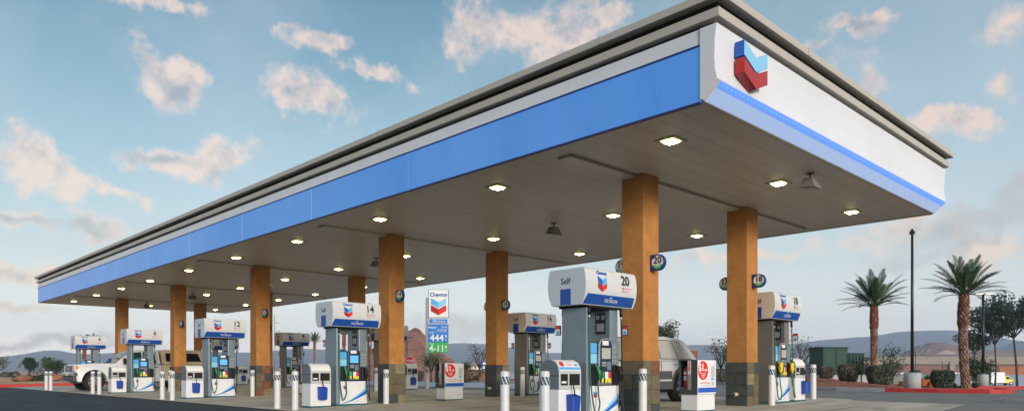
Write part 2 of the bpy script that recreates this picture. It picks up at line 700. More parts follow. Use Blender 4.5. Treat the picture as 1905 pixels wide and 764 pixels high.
# thick cores turn mauve gray, thin edges catch the low sun
fbs = wnoise(wvec('ADD', dirv, (.012, -.012, .018)), 15.0, 8, .62)
lit = wmath('MULTIPLY', wmath('SUBTRACT', fb, fbs), 5.0)
core = wmath('MULTIPLY', wmath('SUBTRACT', raw, .35), 1.1)
cshade = wmath('ADD', wmath('SUBTRACT', .92, wmath('MULTIPLY', core, 1.05)), lit, clamp=True)
cloudc = wmix(cshade, srgb(152, 152, 160), srgb(245, 212, 190))
out = wmix(wmath('MULTIPLY', cd, .92), skyc, cloudc)
greyc = wmix(cshade, srgb(140, 142, 150), srgb(182, 176, 176))
out = wmix(wmath('MULTIPLY', gd, .75), out, greyc)

nish = N('ShaderNodeTexSky', sky_type='NISHITA')
nish.sun_disc = False
nish.sun_elevation = SUN_EL
nish.sun_rotation = R(90) - SUN_AZ
nish.air_density = 1.2
nish.dust_density = 2.0
b1 = N('ShaderNodeBackground')
b1.inputs['Strength'].default_value = .05
wn.links.new(nish.outputs[0], b1.inputs['Color'])
b2 = N('ShaderNodeBackground')
b2.inputs['Strength'].default_value = .75
wn.links.new(out, b2.inputs['Color'])
ash = N('ShaderNodeAddShader')
wn.links.new(b1.outputs[0], ash.inputs[0])
wn.links.new(b2.outputs[0], ash.inputs[1])
wo = N('ShaderNodeOutputWorld')
wn.links.new(ash.outputs[0], wo.inputs['Surface'])

vs = scene.view_settings
scene.display_settings.display_device = 'sRGB'
vs.view_transform = 'Standard'
vs.look = 'None'
vs.exposure = 0.22
vs.gamma = 1.0
vs.use_curve_mapping = False
cy = scene.cycles
cy.use_denoising = True
cy.max_bounces = 7
cy.diffuse_bounces = 4
cy.glossy_bounces = 3
cy.transmission_bounces = 4
cy.transparent_max_bounces = 8
cy.volume_bounces = 1
cy.sample_clamp_indirect = 6
cy.caustics_reflective = False
cy.caustics_refractive = False


# ================================================================== GROUND
def node_mat(name):
    m = bpy.data.materials.new(name)
    m.use_nodes = True
    MATS[name] = m
    return m, m.node_tree, m.node_tree.nodes['Principled BSDF']


class NT:
    def __init__(self, nt):
        self.nt = nt

    def n(self, t, **kw):
        x = self.nt.nodes.new(t)
        for k, v in kw.items():
            setattr(x, k, v)
        return x

    def put(self, sock, x):
        if isinstance(x, (int, float)):
            sock.default_value = x
        elif isinstance(x, tuple):
            sock.default_value = (*x, 1) if len(sock.default_value) == 4 else x
        else:
            self.nt.links.new(x, sock)

    def math(self, op, a, b=None, clamp=False):
        x = self.n('ShaderNodeMath', operation=op)
        x.use_clamp = clamp
        self.put(x.inputs[0], a)
        if b is not None:
            self.put(x.inputs[1], b)
        return x.outputs[0]

    def noise(self, vec, scale, detail=6, rough=.6):
        x = self.n('ShaderNodeTexNoise')
        x.inputs['Scale'].default_value = scale
        x.inputs['Detail'].default_value = detail
        x.inputs['Roughness'].default_value = rough
        self.nt.links.new(vec, x.inputs['Vector'])
        return x.outputs['Fac']

    def mix(self, f, a, b):
        x = self.n('ShaderNodeMix', data_type='RGBA')
        self.put(x.inputs['Factor'], f)
        self.put(x.inputs['A'], a)
        self.put(x.inputs['B'], b)
        return x.outputs['Result']

    def stretch(self, f, lo, hi, to=1.0):
        x = self.n('ShaderNodeMapRange')
        self.put(x.inputs['Value'], f)
        x.inputs['From Min'].default_value = lo
        x.inputs['From Max'].default_value = hi
        x.inputs['To Max'].default_value = to
        return x.outputs['Result']

    def scaled(self, vec, s):
        x = self.n('ShaderNodeVectorMath', operation='MULTIPLY')
        self.nt.links.new(vec, x.inputs[0])
        x.inputs[1].default_value = s
        return x.outputs[0]

    def bump(self, bsdf, h, strength=.4, dist=.02):
        x = self.n('ShaderNodeBump')
        x.inputs['Strength'].default_value = strength
        x.inputs['Distance'].default_value = dist
        self.nt.links.new(h, x.inputs['Height'])
        self.nt.links.new(x.outputs[0], bsdf.inputs['Normal'])


def asphalt(name, c0, c1, patch):
    m, nt, b = node_mat(name)
    t = NT(nt)
    v = t.n('ShaderNodeTexCoord').outputs['Object']
    base = t.mix(t.stretch(t.noise(v, .35, 8, .65), .35, .65), c0, c1)
    grit = t.stretch(t.noise(v, 60, 3, .7), .3, .75)
    base = t.mix(t.math('MULTIPLY', grit, .35), base, (c1[0] * 1.7, c1[1] * 1.7, c1[2] * 1.65))
    # tyre-worn streaks along the driveway
    st = t.stretch(t.noise(t.scaled(v, (.05, .9, 1)), 1.0, 6, .6), .5, .72, .5)
    base = t.mix(st, base, patch)
    oil = t.stretch(t.noise(v, 1.3, 5, .6), .64, .74, .6)
    base = t.mix(oil, base, (c0[0] * .5, c0[1] * .5, c0[2] * .5))
    vor = t.n('ShaderNodeTexVoronoi', feature='DISTANCE_TO_EDGE')
    vor.inputs['Scale'].default_value = .22
    wv = t.n('ShaderNodeVectorMath', operation='ADD')
    nt.links.new(v, wv.inputs[0])
    nz = t.n('ShaderNodeTexNoise')
    nz.inputs['Scale'].default_value = .8
    nz.inputs['Detail'].default_value = 5
    nt.links.new(v, nz.inputs['Vector'])
    sc = t.n('ShaderNodeVectorMath', operation='SCALE')
    nt.links.new(nz.outputs['Color'], sc.inputs[0])
    sc.inputs['Scale'].default_value = 1.6
    nt.links.new(sc.outputs[0], wv.inputs[1])
    nt.links.new(wv.outputs[0], vor.inputs['Vector'])
    crack = t.math('LESS_THAN', vor.outputs['Distance'], .006)
    base = t.mix(t.math('MULTIPLY', crack, .6), base, (.012, .013, .014))
    nt.links.new(base, b.inputs['Base Color'])
    b.inputs['Roughness'].default_value = .85
    b.inputs['Specular IOR Level'].default_value = .25
    t.bump(b, t.noise(v, 80, 4, .7), .5, .01)


asphalt('asphalt', (.030, .039, .049), (.052, .063, .074), (.085, .092, .098))
asphalt('asphalt_back', (.165, .155, .145), (.235, .22, .205), (.29, .275, .25))

m, nt, b = node_mat('forecourt_concrete')
t = NT(nt)
v = t.n('ShaderNodeTexCoord').outputs['Object']
c = t.mix(t.stretch(t.noise(v, .5, 8, .65), .3, .7), (.47, .42, .34), (.64, .585, .49))
lane = t.stretch(t.noise(t.scaled(v, (1.1, .10, 1)), 1.0, 7, .65), .46, .68, .75)
c = t.mix(lane, c, (.25, .21, .16))
spot = t.stretch(t.noise(v, 1.5, 7, .66), .57, .70, .85)
c = t.mix(spot, c, (.075, .066, .056))
c = t.mix(t.math('MULTIPLY', t.stretch(t.noise(v, 45, 3, .7), .4, .8), .25), c, (.46, .42, .36))
sx = t.n('ShaderNodeSeparateXYZ')
nt.links.new(v, sx.inputs[0])
jx = t.math('LESS_THAN', t.math('ABSOLUTE', t.math('SUBTRACT', t.math('FRACT', t.math('DIVIDE', sx.outputs[0], 4.1)), .5)), .005)
jy = t.math('LESS_THAN', t.math('ABSOLUTE', t.math('SUBTRACT', t.math('FRACT', t.math('DIVIDE', sx.outputs[1], 3.63)), .5)), .004)
jj = t.math('MAXIMUM', jx, jy)
c = t.mix(t.math('MULTIPLY', jj, .8), c, (.03, .028, .026))
nt.links.new(c, b.inputs['Base Color'])
b.inputs['Roughness'].default_value = .7
t.bump(b, t.noise(v, 60, 4, .7), .25, .008)

m, nt, b = node_mat('pale_concrete')
t = NT(nt)
v = t.n('ShaderNodeTexCoord').outputs['Object']
c = t.mix(t.stretch(t.noise(v, .15, 8, .65), .3, .7), (.42, .43, .44), (.56, .57, .59))
c = t.mix(t.stretch(t.noise(t.scaled(v, (.04, .6, 1)), 1.0, 6, .6), .5, .7, .6), c, (.30, .30, .31))
nt.links.new(c, b.inputs['Base Color'])
b.inputs['Roughness'].default_value = .85


def gravel_mat(name, a, bcol, cdark, scale=9):
    m, nt, b = node_mat(name)
    t = NT(nt)
    v = t.n('ShaderNodeTexCoord').outputs['Object']
    vor = t.n('ShaderNodeTexVoronoi')
    vor.inputs['Scale'].default_value = scale
    nt.links.new(v, vor.inputs['Vector'])
    sp = t.n('ShaderNodeSeparateXYZ')
    nt.links.new(vor.outputs['Color'], sp.inputs[0])
    c = t.mix(sp.outputs[0], a, bcol)
    c = t.mix(t.stretch(vor.outputs['Distance'], .35, .8, .8), c, cdark)
    c = t.mix(t.stretch(t.noise(v, .5, 6, .6), .4, .7, .5), c, cdark)
    nt.links.new(c, b.inputs['Base Color'])
    b.inputs['Roughness'].default_value = .95
    t.bump(b, vor.outputs['Distance'], .8, .05)


gravel_mat('gravel', (.42, .125, .07), (.52, .22, .13), (.24, .07, .042))

m, nt, b = node_mat('desert')
t = NT(nt)
v = t.n('ShaderNodeTexCoord').outputs['Object']
c = t.mix(t.stretch(t.noise(v, .06, 8, .6), .35, .65), (.54, .265, .14), (.62, .36, .20))
c = t.mix(t.stretch(t.noise(v, .45, 7, .7), .5, .72, .7), c, (.42, .19, .11))
c = t.mix(t.stretch(t.noise(v, 1.6, 5, .7), .60, .70, .6), c, (.24, .17, .10))
nt.links.new(c, b.inputs['Base Color'])
b.inputs['Roughness'].default_value = .95
t.bump(b, t.noise(v, 3, 6, .7), .6, .1)


def rock_mat(name, a, bcol, cdark, s=.05, layer=(0.02, 0.02, .35)):
    m, nt, b = node_mat(name)
    t = NT(nt)
    v = t.n('ShaderNodeTexCoord').outputs['Object']
    c = t.mix(t.stretch(t.noise(v, s, 9, .68), .35, .65), a, bcol)
    lay = t.noise(t.scaled(v, layer), 1.0, 8, .7)
    c = t.mix(t.stretch(lay, .5, .66, .8), c, cdark)
    nt.links.new(c, b.inputs['Base Color'])
    b.inputs['Roughness'].default_value = .95
    t.bump(b, t.noise(v, s * 6, 8, .7), .9, 1.0)


rock_mat('red_rock', (.27, .105, .070), (.40, .19, .135), (.10, .036, .026), .16, (.10, .10, .55))
rock_mat('brown_hill', (.20, .095, .080), (.27, .145, .12), (.13, .055, .048), .02)
rock_mat('tan_hill', (.30, .20, .14), (.38, .26, .19), (.20, .11, .08), .02)
rock_mat('mountain_rock_hazed', (.095, .11, .15), (.14, .145, .17), (.06, .07, .10), .004)  # rock colour tinted bluer to add distance haze


def sheet(name, xs, ys, zfun, matname, inside=None):
    mb = MB().use(matname)
    vv = [(x, y, zfun(x, y)) for y in ys for x in xs]
    nx = len(xs)
    ff = []
    for j in range(len(ys) - 1):
        for i in range(nx - 1):
            if inside and not inside((xs[i] + xs[i + 1]) / 2, (ys[j] + ys[j + 1]) / 2):
                continue
            ff.append((j * nx + i, j * nx + i + 1, (j + 1) * nx + i + 1, (j + 1) * nx + i))
    mb.add(vv, ff, True)
    return struct(mb.build(name))


def arange(a, b, s):
    o = []
    while a < b - 1e-6:
        o.append(a)
        a += s
    return o + [b]


gx = [-3100, -2000, -1200, -800, -500, -350] + arange(-260, -60, 10) + arange(-55, 60, 5) + [80, 120, 200, 400, 800, 1600, 3100]
gy = [-3100, -1600, -800, -400, -200, -100, -50, -20, 0, 8.3, 9.5, 11.6, 15.65, 19.3, 24, 28, 34, 40] + arange(42, 90, 4) + [90, 110, 140, 180, 195, 210, 225, 240, 255, 270, 285, 300, 320, 450, 700, 1100, 1700, 2400, 3100]
sheet('ground', gx, gy, zt, 'desert')
ybr = [8.3, 9.5, 11.6, 15.65, 19.3]
sheet('driveway', arange(-50.4, 60, 5.52), [-60, -30, -10, 0, 4] + ybr + [21], lambda x, y: zf(y) - .012, 'asphalt',
      lambda x, y: not (y > 19.3))
sheet('back_road', arange(-50.4, 60, 5.52), [19.3, 24, 28, 40.5], lambda x, y: zf(y) - .012, 'asphalt_back')
# right-hand lane beside the slab is the paler worn asphalt too
sheet('side_road', [-6.5, 0, 20, 60], [11.0, 11.6, 15.65, 19.3], lambda x, y: zf(y) - .008, 'asphalt_back', lambda x, y: True)
# concrete forecourt slab with clipped corners
slab = [(-50.2, 8.1), (-30, 8.05), (-12, 8.0), (-6.4, 8.0), (-5.2, 9.2), (-4.2, 14.6), (-4.6, 18.7), (-7.2, 19.15), (-7.6, 19.9), (-8.3, 20.15), (-9.0, 19.9), (-9.4, 19.2), (-26, 19.0), (-50.2, 19.0)]


def clipped_sheet(name, poly, matname, off, ycuts, side=0.0, zfun=None):
    """Ground polygon following the paving's fall, cut at the slope breaks."""
    zz = zfun or (lambda x, y: zf(y))
    bm = bmesh.new()
    bm.faces.new([bm.verts.new((x, y, 0)) for x, y in poly])
    for yc in ycuts:
        g = bm.verts[:] + bm.edges[:] + bm.faces[:]
        bmesh.ops.bisect_plane(bm, geom=g, plane_co=(0, yc, 0), plane_no=(0, 1, 0))
    for v_ in bm.verts:
        v_.co.z = zz(v_.co.x, v_.co.y) + off
    bmesh.ops.recalc_face_normals(bm, faces=bm.faces)
    for f_ in bm.faces:
        if f_.normal.z < 0:
            f_.normal_flip()
    me = bpy.data.meshes.new(name)
    bm.to_mesh(me)
    bm.free()
    me.materials.append(MATS[matname])
    o = bpy.data.objects.new(name, me)
    COL.objects.link(o)
    return struct(o)


clipped_sheet('forecourt', slab, 'forecourt_concrete', 0.0, ybr)
# pale concrete street behind the forecourt on the left
clipped_sheet('street', [(-50.4, 21.5), (-17, 21.5), (-24.5, 29.5), (-50.4, 31.5)], 'pale_concrete', -.004, [28])
sheet('parking_lot', arange(-240, 80, 16), arange(92, 380, 12), lambda x, y: zt(x, y) + .06, 'pale_concrete')

# ---- kerbs: planter edges, each run one object


def kerb(name, line, matname, w=.16, h=.13, closed=False):
    mb = MB().use(matname)
    pts = [Vector((x, y, 0)) for x, y in line]
    L, n = [], len(pts)
    for i, p in enumerate(pts):
        a = pts[max(i - 1, 0)]
        b_ = pts[min(i + 1, n - 1)]
        d = (b_ - a).normalized()
        q = Vector((-d.y, d.x, 0))
        L.append((p, p + q * w))
    vv, ff = [], []
    for p, q in L:
        z0 = zf(p.y) - .06
        z1 = zf(p.y) + h
        vv += [(p.x, p.y, z0), (p.x, p.y, z1), (q.x, q.y, z1), (q.x, q.y, z0)]
    for i in range(n - 1):
        for k in range(4):
            ff.append((i * 4 + k, (i + 1) * 4 + k, (i + 1) * 4 + (k + 1) % 4, i * 4 + (k + 1) % 4))
    ff += [(0, 1, 2, 3), ((n - 1) * 4 + 3, (n - 1) * 4 + 2, (n - 1) * 4 + 1, (n - 1) * 4)]
    mb.add(vv, ff)
    return struct(mb.build(name, bevel=.02))


nose = [(-6.6 + .9 * math.cos(R(a)), 29.0 + 1.25 * math.sin(R(a))) for a in range(-80, 100, 20)]
front_grey = [(-40.0, 44.0), (-30, 41.6), (-23.5, 39.2), (-18, 33.5), (-14.5, 29.3), (-12.6, 28.0), (-11, 27.6), (-9.3, 27.6)]
front_red = [(-9.3, 27.6), (-7.6, 27.65)] + nose[1:]
planter = front_grey + front_red[1:] + [(-7.5, 31), (-10.5, 33.2), (-13, 40.5), (-40, 47)]
kerb('kerb_gray', front_grey, 'curb_gray')
kerb('kerb_red', front_red, 'asphalt_red')
kerb('kerb_red_far', [(-9.5, 33.0), (-8.4, 33.6), (-5.6, 35.4), (2, 38), (12, 40)], 'asphalt_red')


def edge_dist(x, y, poly):
    best, inside = 1e9, False
    n = len(poly)
    for i in range(n):
        (ax, ay), (bx, by) = poly[i], poly[(i + 1) % n]
        dx, dy = bx - ax, by - ay
        t_ = max(0, min(1, ((x - ax) * dx + (y - ay) * dy) / max(1e-9, dx * dx + dy * dy)))
        best = min(best, math.hypot(x - ax - t_ * dx, y - ay - t_ * dy))
        if (ay > y) != (by > y) and x < ax + (y - ay) * dx / dy:
            inside = not inside
    return best if inside else -best


def bed_z(x, y):
    """surface of the mounded gravel planter"""
    d_ = edge_dist(x, y, planter)
    return zf(y) + .085 + .42 * sstep(.2, 5.0, d_) * sstep(-7.5, -12, x) + .02 * mnoise.noise(Vector((x, y, 0)) * 1.3)


bm = bmesh.new()
bm.faces.new([bm.verts.new((x_, y_, 0)) for x_, y_ in planter])
for k in range(0, 46):
    bmesh.ops.bisect_plane(bm, geom=bm.verts[:] + bm.edges[:] + bm.faces[:], plane_co=(-6 - .75 * k, 0, 0), plane_no=(1, 0, 0))
for k in range(0, 26):
    bmesh.ops.bisect_plane(bm, geom=bm.verts[:] + bm.edges[:] + bm.faces[:], plane_co=(0, 27.9 + .75 * k, 0), plane_no=(0, 1, 0))
for v_ in bm.verts:
    v_.co.z = bed_z(v_.co.x, v_.co.y)
for f_ in bm.faces:
    f_.smooth = True
    f_.normal_update()
    if f_.normal.z < 0:
        f_.normal_flip()
me = bpy.data.meshes.new('gravel_bed')
bm.to_mesh(me)
bm.free()
me.materials.append(MATS['gravel'])
gb_ = bpy.data.objects.new('gravel_bed', me)
COL.objects.link(gb_)
struct(gb_)
kerb('kerb_red_side', [(-50.2, 42), (-50.4, 20), (-50.4, 4), (-50.0, -6), (-47, -14)], 'asphalt_red')
kerb('kerb_street', [(-50, 31.5), (-36, 30.4), (-24.5, 29.6), (-23.6, 39.0)], 'curb_gray')
clipped_sheet('gravel_verge', [(-50, 31.6), (-36, 30.5), (-24.6, 29.7), (-23.7, 39.0), (-30, 41.7), (-50, 46)], 'gravel', .07, [])


# ---- mountains and hills
def smooth_tab(tab, x):
    if x <= tab[0][0]:
        return tab[0][1]
    for (a, ya), (b_, yb) in zip(tab, tab[1:]):
        if x <= b_:
            tt = (x - a) / (b_ - a)
            tt = tt * tt * (3 - 2 * tt)
            return lerp(ya, yb, tt)
    return tab[-1][1]


RIDGE = [(-700, 668), (-400, 660), (-150, 672), (0, 664), (50, 657), (85, 651), (115, 651), (150, 658), (230, 655), (330, 650), (460, 655), (560, 648), (650, 652), (750, 645), (860, 637), (905, 640),
         (960, 648), (1030, 655), (1150, 650), (1290, 641), (1400, 646), (1480, 639), (1540, 632), (1600, 626), (1690, 615), (1760, 614), (1830, 622), (1880, 632), (1960, 640), (2150, 655), (2500, 650)]


def px_of_az(a):
    """photo column of a relative azimuth (only used to look heights up)"""
    return 952.5 + FOC * math.tan(max(-1.1, min(1.1, a)))


mb = MB().use('mountain_rock_hazed')
NA, rings = 420, [(1750, 0), (1950, .22), (2150, .48), (2350, .78), (2500, 1.0), (2700, .8), (2850, .3)]
vv, ff = [], []
for ia in range(NA):
    a = 2 * math.pi * ia / NA
    rel = ((VIEW - a + math.pi) % (2 * math.pi)) - math.pi
    if abs(rel) < 1.0:
        px = px_of_az(rel)
        tt = (px - 952.5) / FOC
        hgt = (690 - smooth_tab(RIDGE, px)) / FOC / math.sqrt(1 + tt * tt) * 2500 + CAM_H
    else:
        hgt = 62 + 25 * mnoise.noise(Vector((math.cos(a) * 3, math.sin(a) * 3, 1.7)))
    for r_, k in rings:
        n_ = mnoise.noise(Vector((math.cos(a) * r_ / 160, math.sin(a) * r_ / 160, .3)))
        n2_ = mnoise.noise(Vector((math.cos(a) * r_ / 55, math.sin(a) * r_ / 55, 4.3)))
        h_ = -3 + (hgt + 3) * k + (n_ * 14 + n2_ * 5) * k * (1.0 if k < 1 else .22)
        vv.append((r_ * math.cos(a), r_ * math.sin(a), h_))
nr = len(rings)
for ia in range(NA):
    j = (ia + 1) % NA
    for k in range(nr - 1):
        ff.append((ia * nr + k, j * nr + k, j * nr + k + 1, ia * nr + k + 1))
mb.add(vv, ff, True)
struct(mb.build('mountains'))


def hill(name, px, d, tab, depth, matname, rough, freq, base=-3.0, nx=90, ny=26, cz=1.0):
    """A hill facing the view: tab = [(photo column, photo row of its top)]. Real depth behind it."""
    x0, x1 = tab[0][0], tab[-1][0]
    cx_, cy_ = at(px, d)
    fx = Vector((ray(px)[0], ray(px)[1], 0)).normalized()
    rx = Vector((fx.y, -fx.x, 0))
    mb = MB().use(matname)
    vv, ff, hs = [], [], {}
    for j in range(ny + 1):
        q = j / ny * 2 - 1
        for i in range(nx + 1):
            pxx = lerp(x0, x1, i / nx)
            lat = (pxx - px) / FOC * d
            top = (690 - smooth_tab(tab, pxx)) / FOC * d + CAM_H
            prof = max(0.0, 1 - abs(q) ** 1.7)
            P = Vector((cx_, cy_, 0)) + rx * lat + fx * (q * depth)
            n_ = mnoise.fractal(Vector((P.x * freq, P.y * freq, 0)), 1.0, 2.0, 5)
            h_ = base + (top - base) * prof + rough * n_ * prof ** .6 * (.35 if abs(q) < .08 else 1)
            vv.append((P.x, P.y, h_))
    for j in range(ny):
        for i in range(nx):
            ff.append((j * (nx + 1) + i, j * (nx + 1) + i + 1, (j + 1) * (nx + 1) + i + 1, (j + 1) * (nx + 1) + i))
    mb.add(vv, ff, True)
    return struct(mb.build(name)), vv, (nx, ny), (Vector((cx_, cy_, 0)), rx, fx, depth, x0, x1, d, px)


hill('hill_rocky', 762, 260, [(630, 694), (668, 675), (700, 645), (735, 622), (757, 614), (772, 614), (790, 626), (812, 645), (835, 668), (852, 678), (880, 690), (900, 696)], 40, 'red_rock', 3.0, .09)
hl, hv, (hnx, hny), hinfo = hill('hill_lettered', 1737, 900, [(1560, 694), (1640, 678), (1675, 664), (1690, 652), (1715, 641), (1735, 636), (1752, 637), (1775, 643), (1800, 649), (1830, 653), (1880, 664), (1960, 690)], 120, 'brown_hill', 3.0, .02)
hill('hill_tan', 1900, 800, [(1780, 692), (1810, 664), (1840, 655), (1870, 652), (1900, 649), (1960, 655), (2100, 690)], 110, 'tan_hill', 3.0, .02)
hill('ridge_tan', 1780, 560, [(1500, 692), (1580, 672), (1660, 668), (1740, 667), (1820, 664), (1905, 666), (2000, 668), (2150, 692)], 60, 'tan_hill', 1.2, .03)
hill('mountain_blue', 1960, 1600, [(1790, 692), (1850, 655), (1880, 644), (1905, 635), (1950, 628), (2050, 650), (2150, 690)], 200, 'mountain_rock_hazed', 8, .01)


# pale letters and a pale scar laid out on the hillside
def hill_point(u, v_, lift=.6):
    """u: photo column, v_: 0 at the foot .. 1 at the crest; a point on the front slope."""
    C0, rx, fx, depth, x0, x1, d, pxc = hinfo
    fi = (u - x0) / (x1 - x0) * hnx
    fj = v_ * hny / 2
    i, j = int(max(0, min(hnx - 1, fi))), int(max(0, min(hny - 1, fj)))
    a_, b_ = fi - i, fj - j
    W = hnx + 1

    def g(ii, jj):
        return Vector(hv[jj * W + ii])
    p = g(i, j) * (1 - a_) * (1 - b_) + g(i + 1, j) * a_ * (1 - b_) + g(i, j + 1) * (1 - a_) * b_ + g(i + 1, j + 1) * a_ * b_
    return p + Vector((0, 0, lift)) - fx * .6


def slope_row(u, row):
    lo, hi = 0.0, 1.0
    for _ in range(24):
        mid = (lo + hi) / 2
        p = hill_point(u, mid)
        dd = p.x * FWD[0] + p.y * FWD[1]
        y = 690 - (p.z - CAM_H) / dd * FOC
        if y > row:
            lo = mid
        else:
            hi = mid
    return lo


def stroke(mb, pts, w):
    for (a0, a1), (b0, b1) in zip(pts, pts[1:]):
        n_ = 6
        for k in range(n_):
            s0, s1 = k / n_, (k + 1) / n_
            u0, r0, u1, r1 = lerp(a0, b0, s0), lerp(a1, b1, s0), lerp(a0, b0, s1), lerp(a1, b1, s1)
            dx, dy = u1 - u0, r1 - r0
            l_ = math.hypot(dx, dy)
            ox, oy = -dy / l_ * w, dx / l_ * w
            q = [(u0 + ox, r0 + oy), (u1 + ox, r1 + oy), (u1 - ox, r1 - oy), (u0 - ox, r0 - oy)]
            mb.add([hill_point(u, slope_row(u, r)) for u, r in q], [(0, 1, 2, 3)])


mb = MB().use('pale_soil')
stroke(mb, [(1712, 650), (1709, 655), (1714, 657.5), (1720, 654), (1722, 649)], .9)
stroke(mb, [(1734, 650), (1726, 651.5), (1731, 653.5), (1727, 656.5), (1721, 656.5)], .9)
stroke(mb, [(1722, 640), (1714, 645)], .9)
tag(mb.build('hillside_lettering', fix=False), 'pale letters laid out on the slope of the brown hill beyond the palms', 'hill letters')
mb = MB().use('pale_soil')
us = arange(1741, 1772, 1.5)
for u0, u1 in zip(us, us[1:]):
    def top(u):
        return 658 - 8 * max(0, 1 - abs(u - 1757) / 16) ** .8
    mb.add([hill_point(u0, slope_row(u0, 658.5)), hill_point(u1, slope_row(u1, 658.5)), hill_point(u1, slope_row(u1, top(u1))), hill_point(u0, slope_row(u0, top(u0)))], [(0, 1, 2, 3)])
struct(mb.build('soil_scar', fix=False))
# ================================================================== CANOPY
m, nt, b = node_mat('deck')
t = NT(nt)
v = t.n('ShaderNodeTexCoord').outputs['Object']
sx = t.n('ShaderNodeSeparateXYZ')
nt.links.new(v, sx.inputs[0])
fr = t.math('FRACT', t.math('DIVIDE', sx.outputs[0], .405))
seam = t.math('LESS_THAN', t.math('ABSOLUTE', t.math('SUBTRACT', fr, .5)), .018)
pid = t.math('FLOOR', t.math('DIVIDE', sx.outputs[0], .405))
wnz = t.n('ShaderNodeTexWhiteNoise', noise_dimensions='1D')
nt.links.new(pid, wnz.inputs['W'])
c = t.mix(wnz.outputs['Value'], (.63, .57, .49), (.67, .61, .53))
c = t.mix(t.stretch(t.noise(t.scaled(v, (1.5, .25, 1)), 1.0, 7, .65), .45, .75, .35), c, (.52, .46, .38))
c = t.mix(t.math('MULTIPLY', seam, .5), c, (.10, .095, .09))
nt.links.new(c, b.inputs['Base Color'])
b.inputs['Roughness'].default_value = .38
b.inputs['Specular IOR Level'].default_value = .4
hgt = t.math('SUBTRACT', 1.0, seam)
t.bump(b, hgt, .5, .01)

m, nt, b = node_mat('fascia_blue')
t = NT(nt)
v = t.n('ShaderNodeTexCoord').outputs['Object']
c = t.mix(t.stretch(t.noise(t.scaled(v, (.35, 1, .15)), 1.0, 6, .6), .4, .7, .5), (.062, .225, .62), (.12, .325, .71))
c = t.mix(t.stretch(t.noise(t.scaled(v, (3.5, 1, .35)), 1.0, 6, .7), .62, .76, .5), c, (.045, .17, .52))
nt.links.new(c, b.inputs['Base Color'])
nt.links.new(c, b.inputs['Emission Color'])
b.inputs['Emission Strength'].default_value = .33  # emission added to brighten the blue beyond the daylight on it
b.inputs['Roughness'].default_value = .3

mat('fascia_white', (.76, .78, .82), .4, var=.03, scale=.8, dirt=(.60, .61, .63), dirt_amt=.3, dscale=.9)
m, nt, b = node_mat('led_blue')
t = NT(nt)
v = t.n('ShaderNodeTexCoord').outputs['Object']
sx = t.n('ShaderNodeSeparateXYZ')
nt.links.new(v, sx.inputs[0])
dash = t.math('LESS_THAN', t.math('FRACT', t.math('DIVIDE', sx.outputs[1], .115)), .5)
row = t.math('LESS_THAN', t.math('ABSOLUTE', t.math('SUBTRACT', sx.outputs[2], 4.893)), .0075)
c = t.mix(t.math('MULTIPLY', dash, row), (.10, .25, .92), (.17, .34, .97))
nt.links.new(c, b.inputs['Base Color'])
nt.links.new(c, b.inputs['Emission Color'])
b.inputs['Emission Strength'].default_value = .8
emit('lens', (1.0, .88, .50), 64.0)
emit('lens_rim', (1.0, .84, .22), 9.0)
emit('lip_glow', (.42, .58, .92), .30)  # emission stands in for strip light spilling onto the canted panel

CX0, CX1, CY0, CY1, CZ = -46.7, -5.38, 8.93, 19.35, 4.70
COLX = [-8.40, -16.84, -25.08, -33.20, -41.30]     # column centre lines
IX = [-8.3, -16.52, -24.74, -32.96, -41.18]      # island centre lines, nearest first
FRONT_N = [20, 14, 12, 6, 4]
REAR_N = [18, 16, 10, 8, 2]
canopy = thing('station_canopy', 'long flat petrol station canopy with blue and white fascia on orange columns', 'canopy', (-26, 13.9, 0))
CO = (26, -13.9, 0)    # world coordinates -> canopy local


def cpart(mb, name, parent=None, **kw):
    if parent is None:
        return mb.build(name, canopy, CO, **kw)
    return mb.build(name, parent, (0, 0, 0), **kw)


cpart(MB().use('deck').box(CX0 + .06, CX1 - .02, CY0 + .08, CY1 - .06, CZ, CZ + .05), 'ceiling_deck')
# long blue fascia in separate panels, with thin darker edge trims
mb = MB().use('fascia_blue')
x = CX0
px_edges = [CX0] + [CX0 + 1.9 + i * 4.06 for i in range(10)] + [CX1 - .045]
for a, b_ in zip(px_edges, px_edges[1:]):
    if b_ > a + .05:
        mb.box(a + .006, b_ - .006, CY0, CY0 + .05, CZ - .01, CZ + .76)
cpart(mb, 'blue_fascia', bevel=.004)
mb = MB().use('trim_dark').box(CX0 + .02, CX1 - .05, CY0 + .052, CY0 + .07, CZ, CZ + .98)
cpart(mb, 'fascia_backing')
mb = MB().use('deep_blue')
mb.box(CX0, CX1 - .046, CY0 - .012, CY0 + .05, CZ + .762, CZ + .785)
mb.box(CX0, CX1 - .046, CY0 - .008, CY0 + .06, CZ - .03, CZ - .012)
cpart(mb, 'fascia_edge')
mb = MB().use('fascia_white').box(CX0, CX1 - .046, CY0 + .0, CY0 + .05, CZ + .79, CZ + 1.0)
cpart(mb, 'white_fascia')
# short right-hand fascia: concave white face, protruding lip, canted underside
prof = [(-5.16, CZ + 1.0), (-5.185, CZ + .8), (-5.195, CZ + .55), (-5.185, CZ + .38), (-5.15, CZ + .235), (-5.40, CZ + .01), (-5.425, CZ + .01), (-5.425, CZ + 1.0)]
mb = MB().use('fascia_white').prism(prof, CY0 - .02, CY1 + .02)
cpart(mb, 'end_fascia', bevel=.006)


def cant(s, off):
    """point on the canted underside: s=0 at the lip, 1 at the bottom edge"""
    return (lerp(-5.15, -5.40, s) + off * .67, CZ + lerp(.235, .01, s) - off * .74)


def cant_strip(mname, s0, s1, y0, y1, off=.012):
    a, b_ = cant(s0, 0), cant(s1, 0)
    c_, d_ = cant(s1, off), cant(s0, off)
    return MB().use(mname).prism([a, b_, c_, d_], y0, y1)


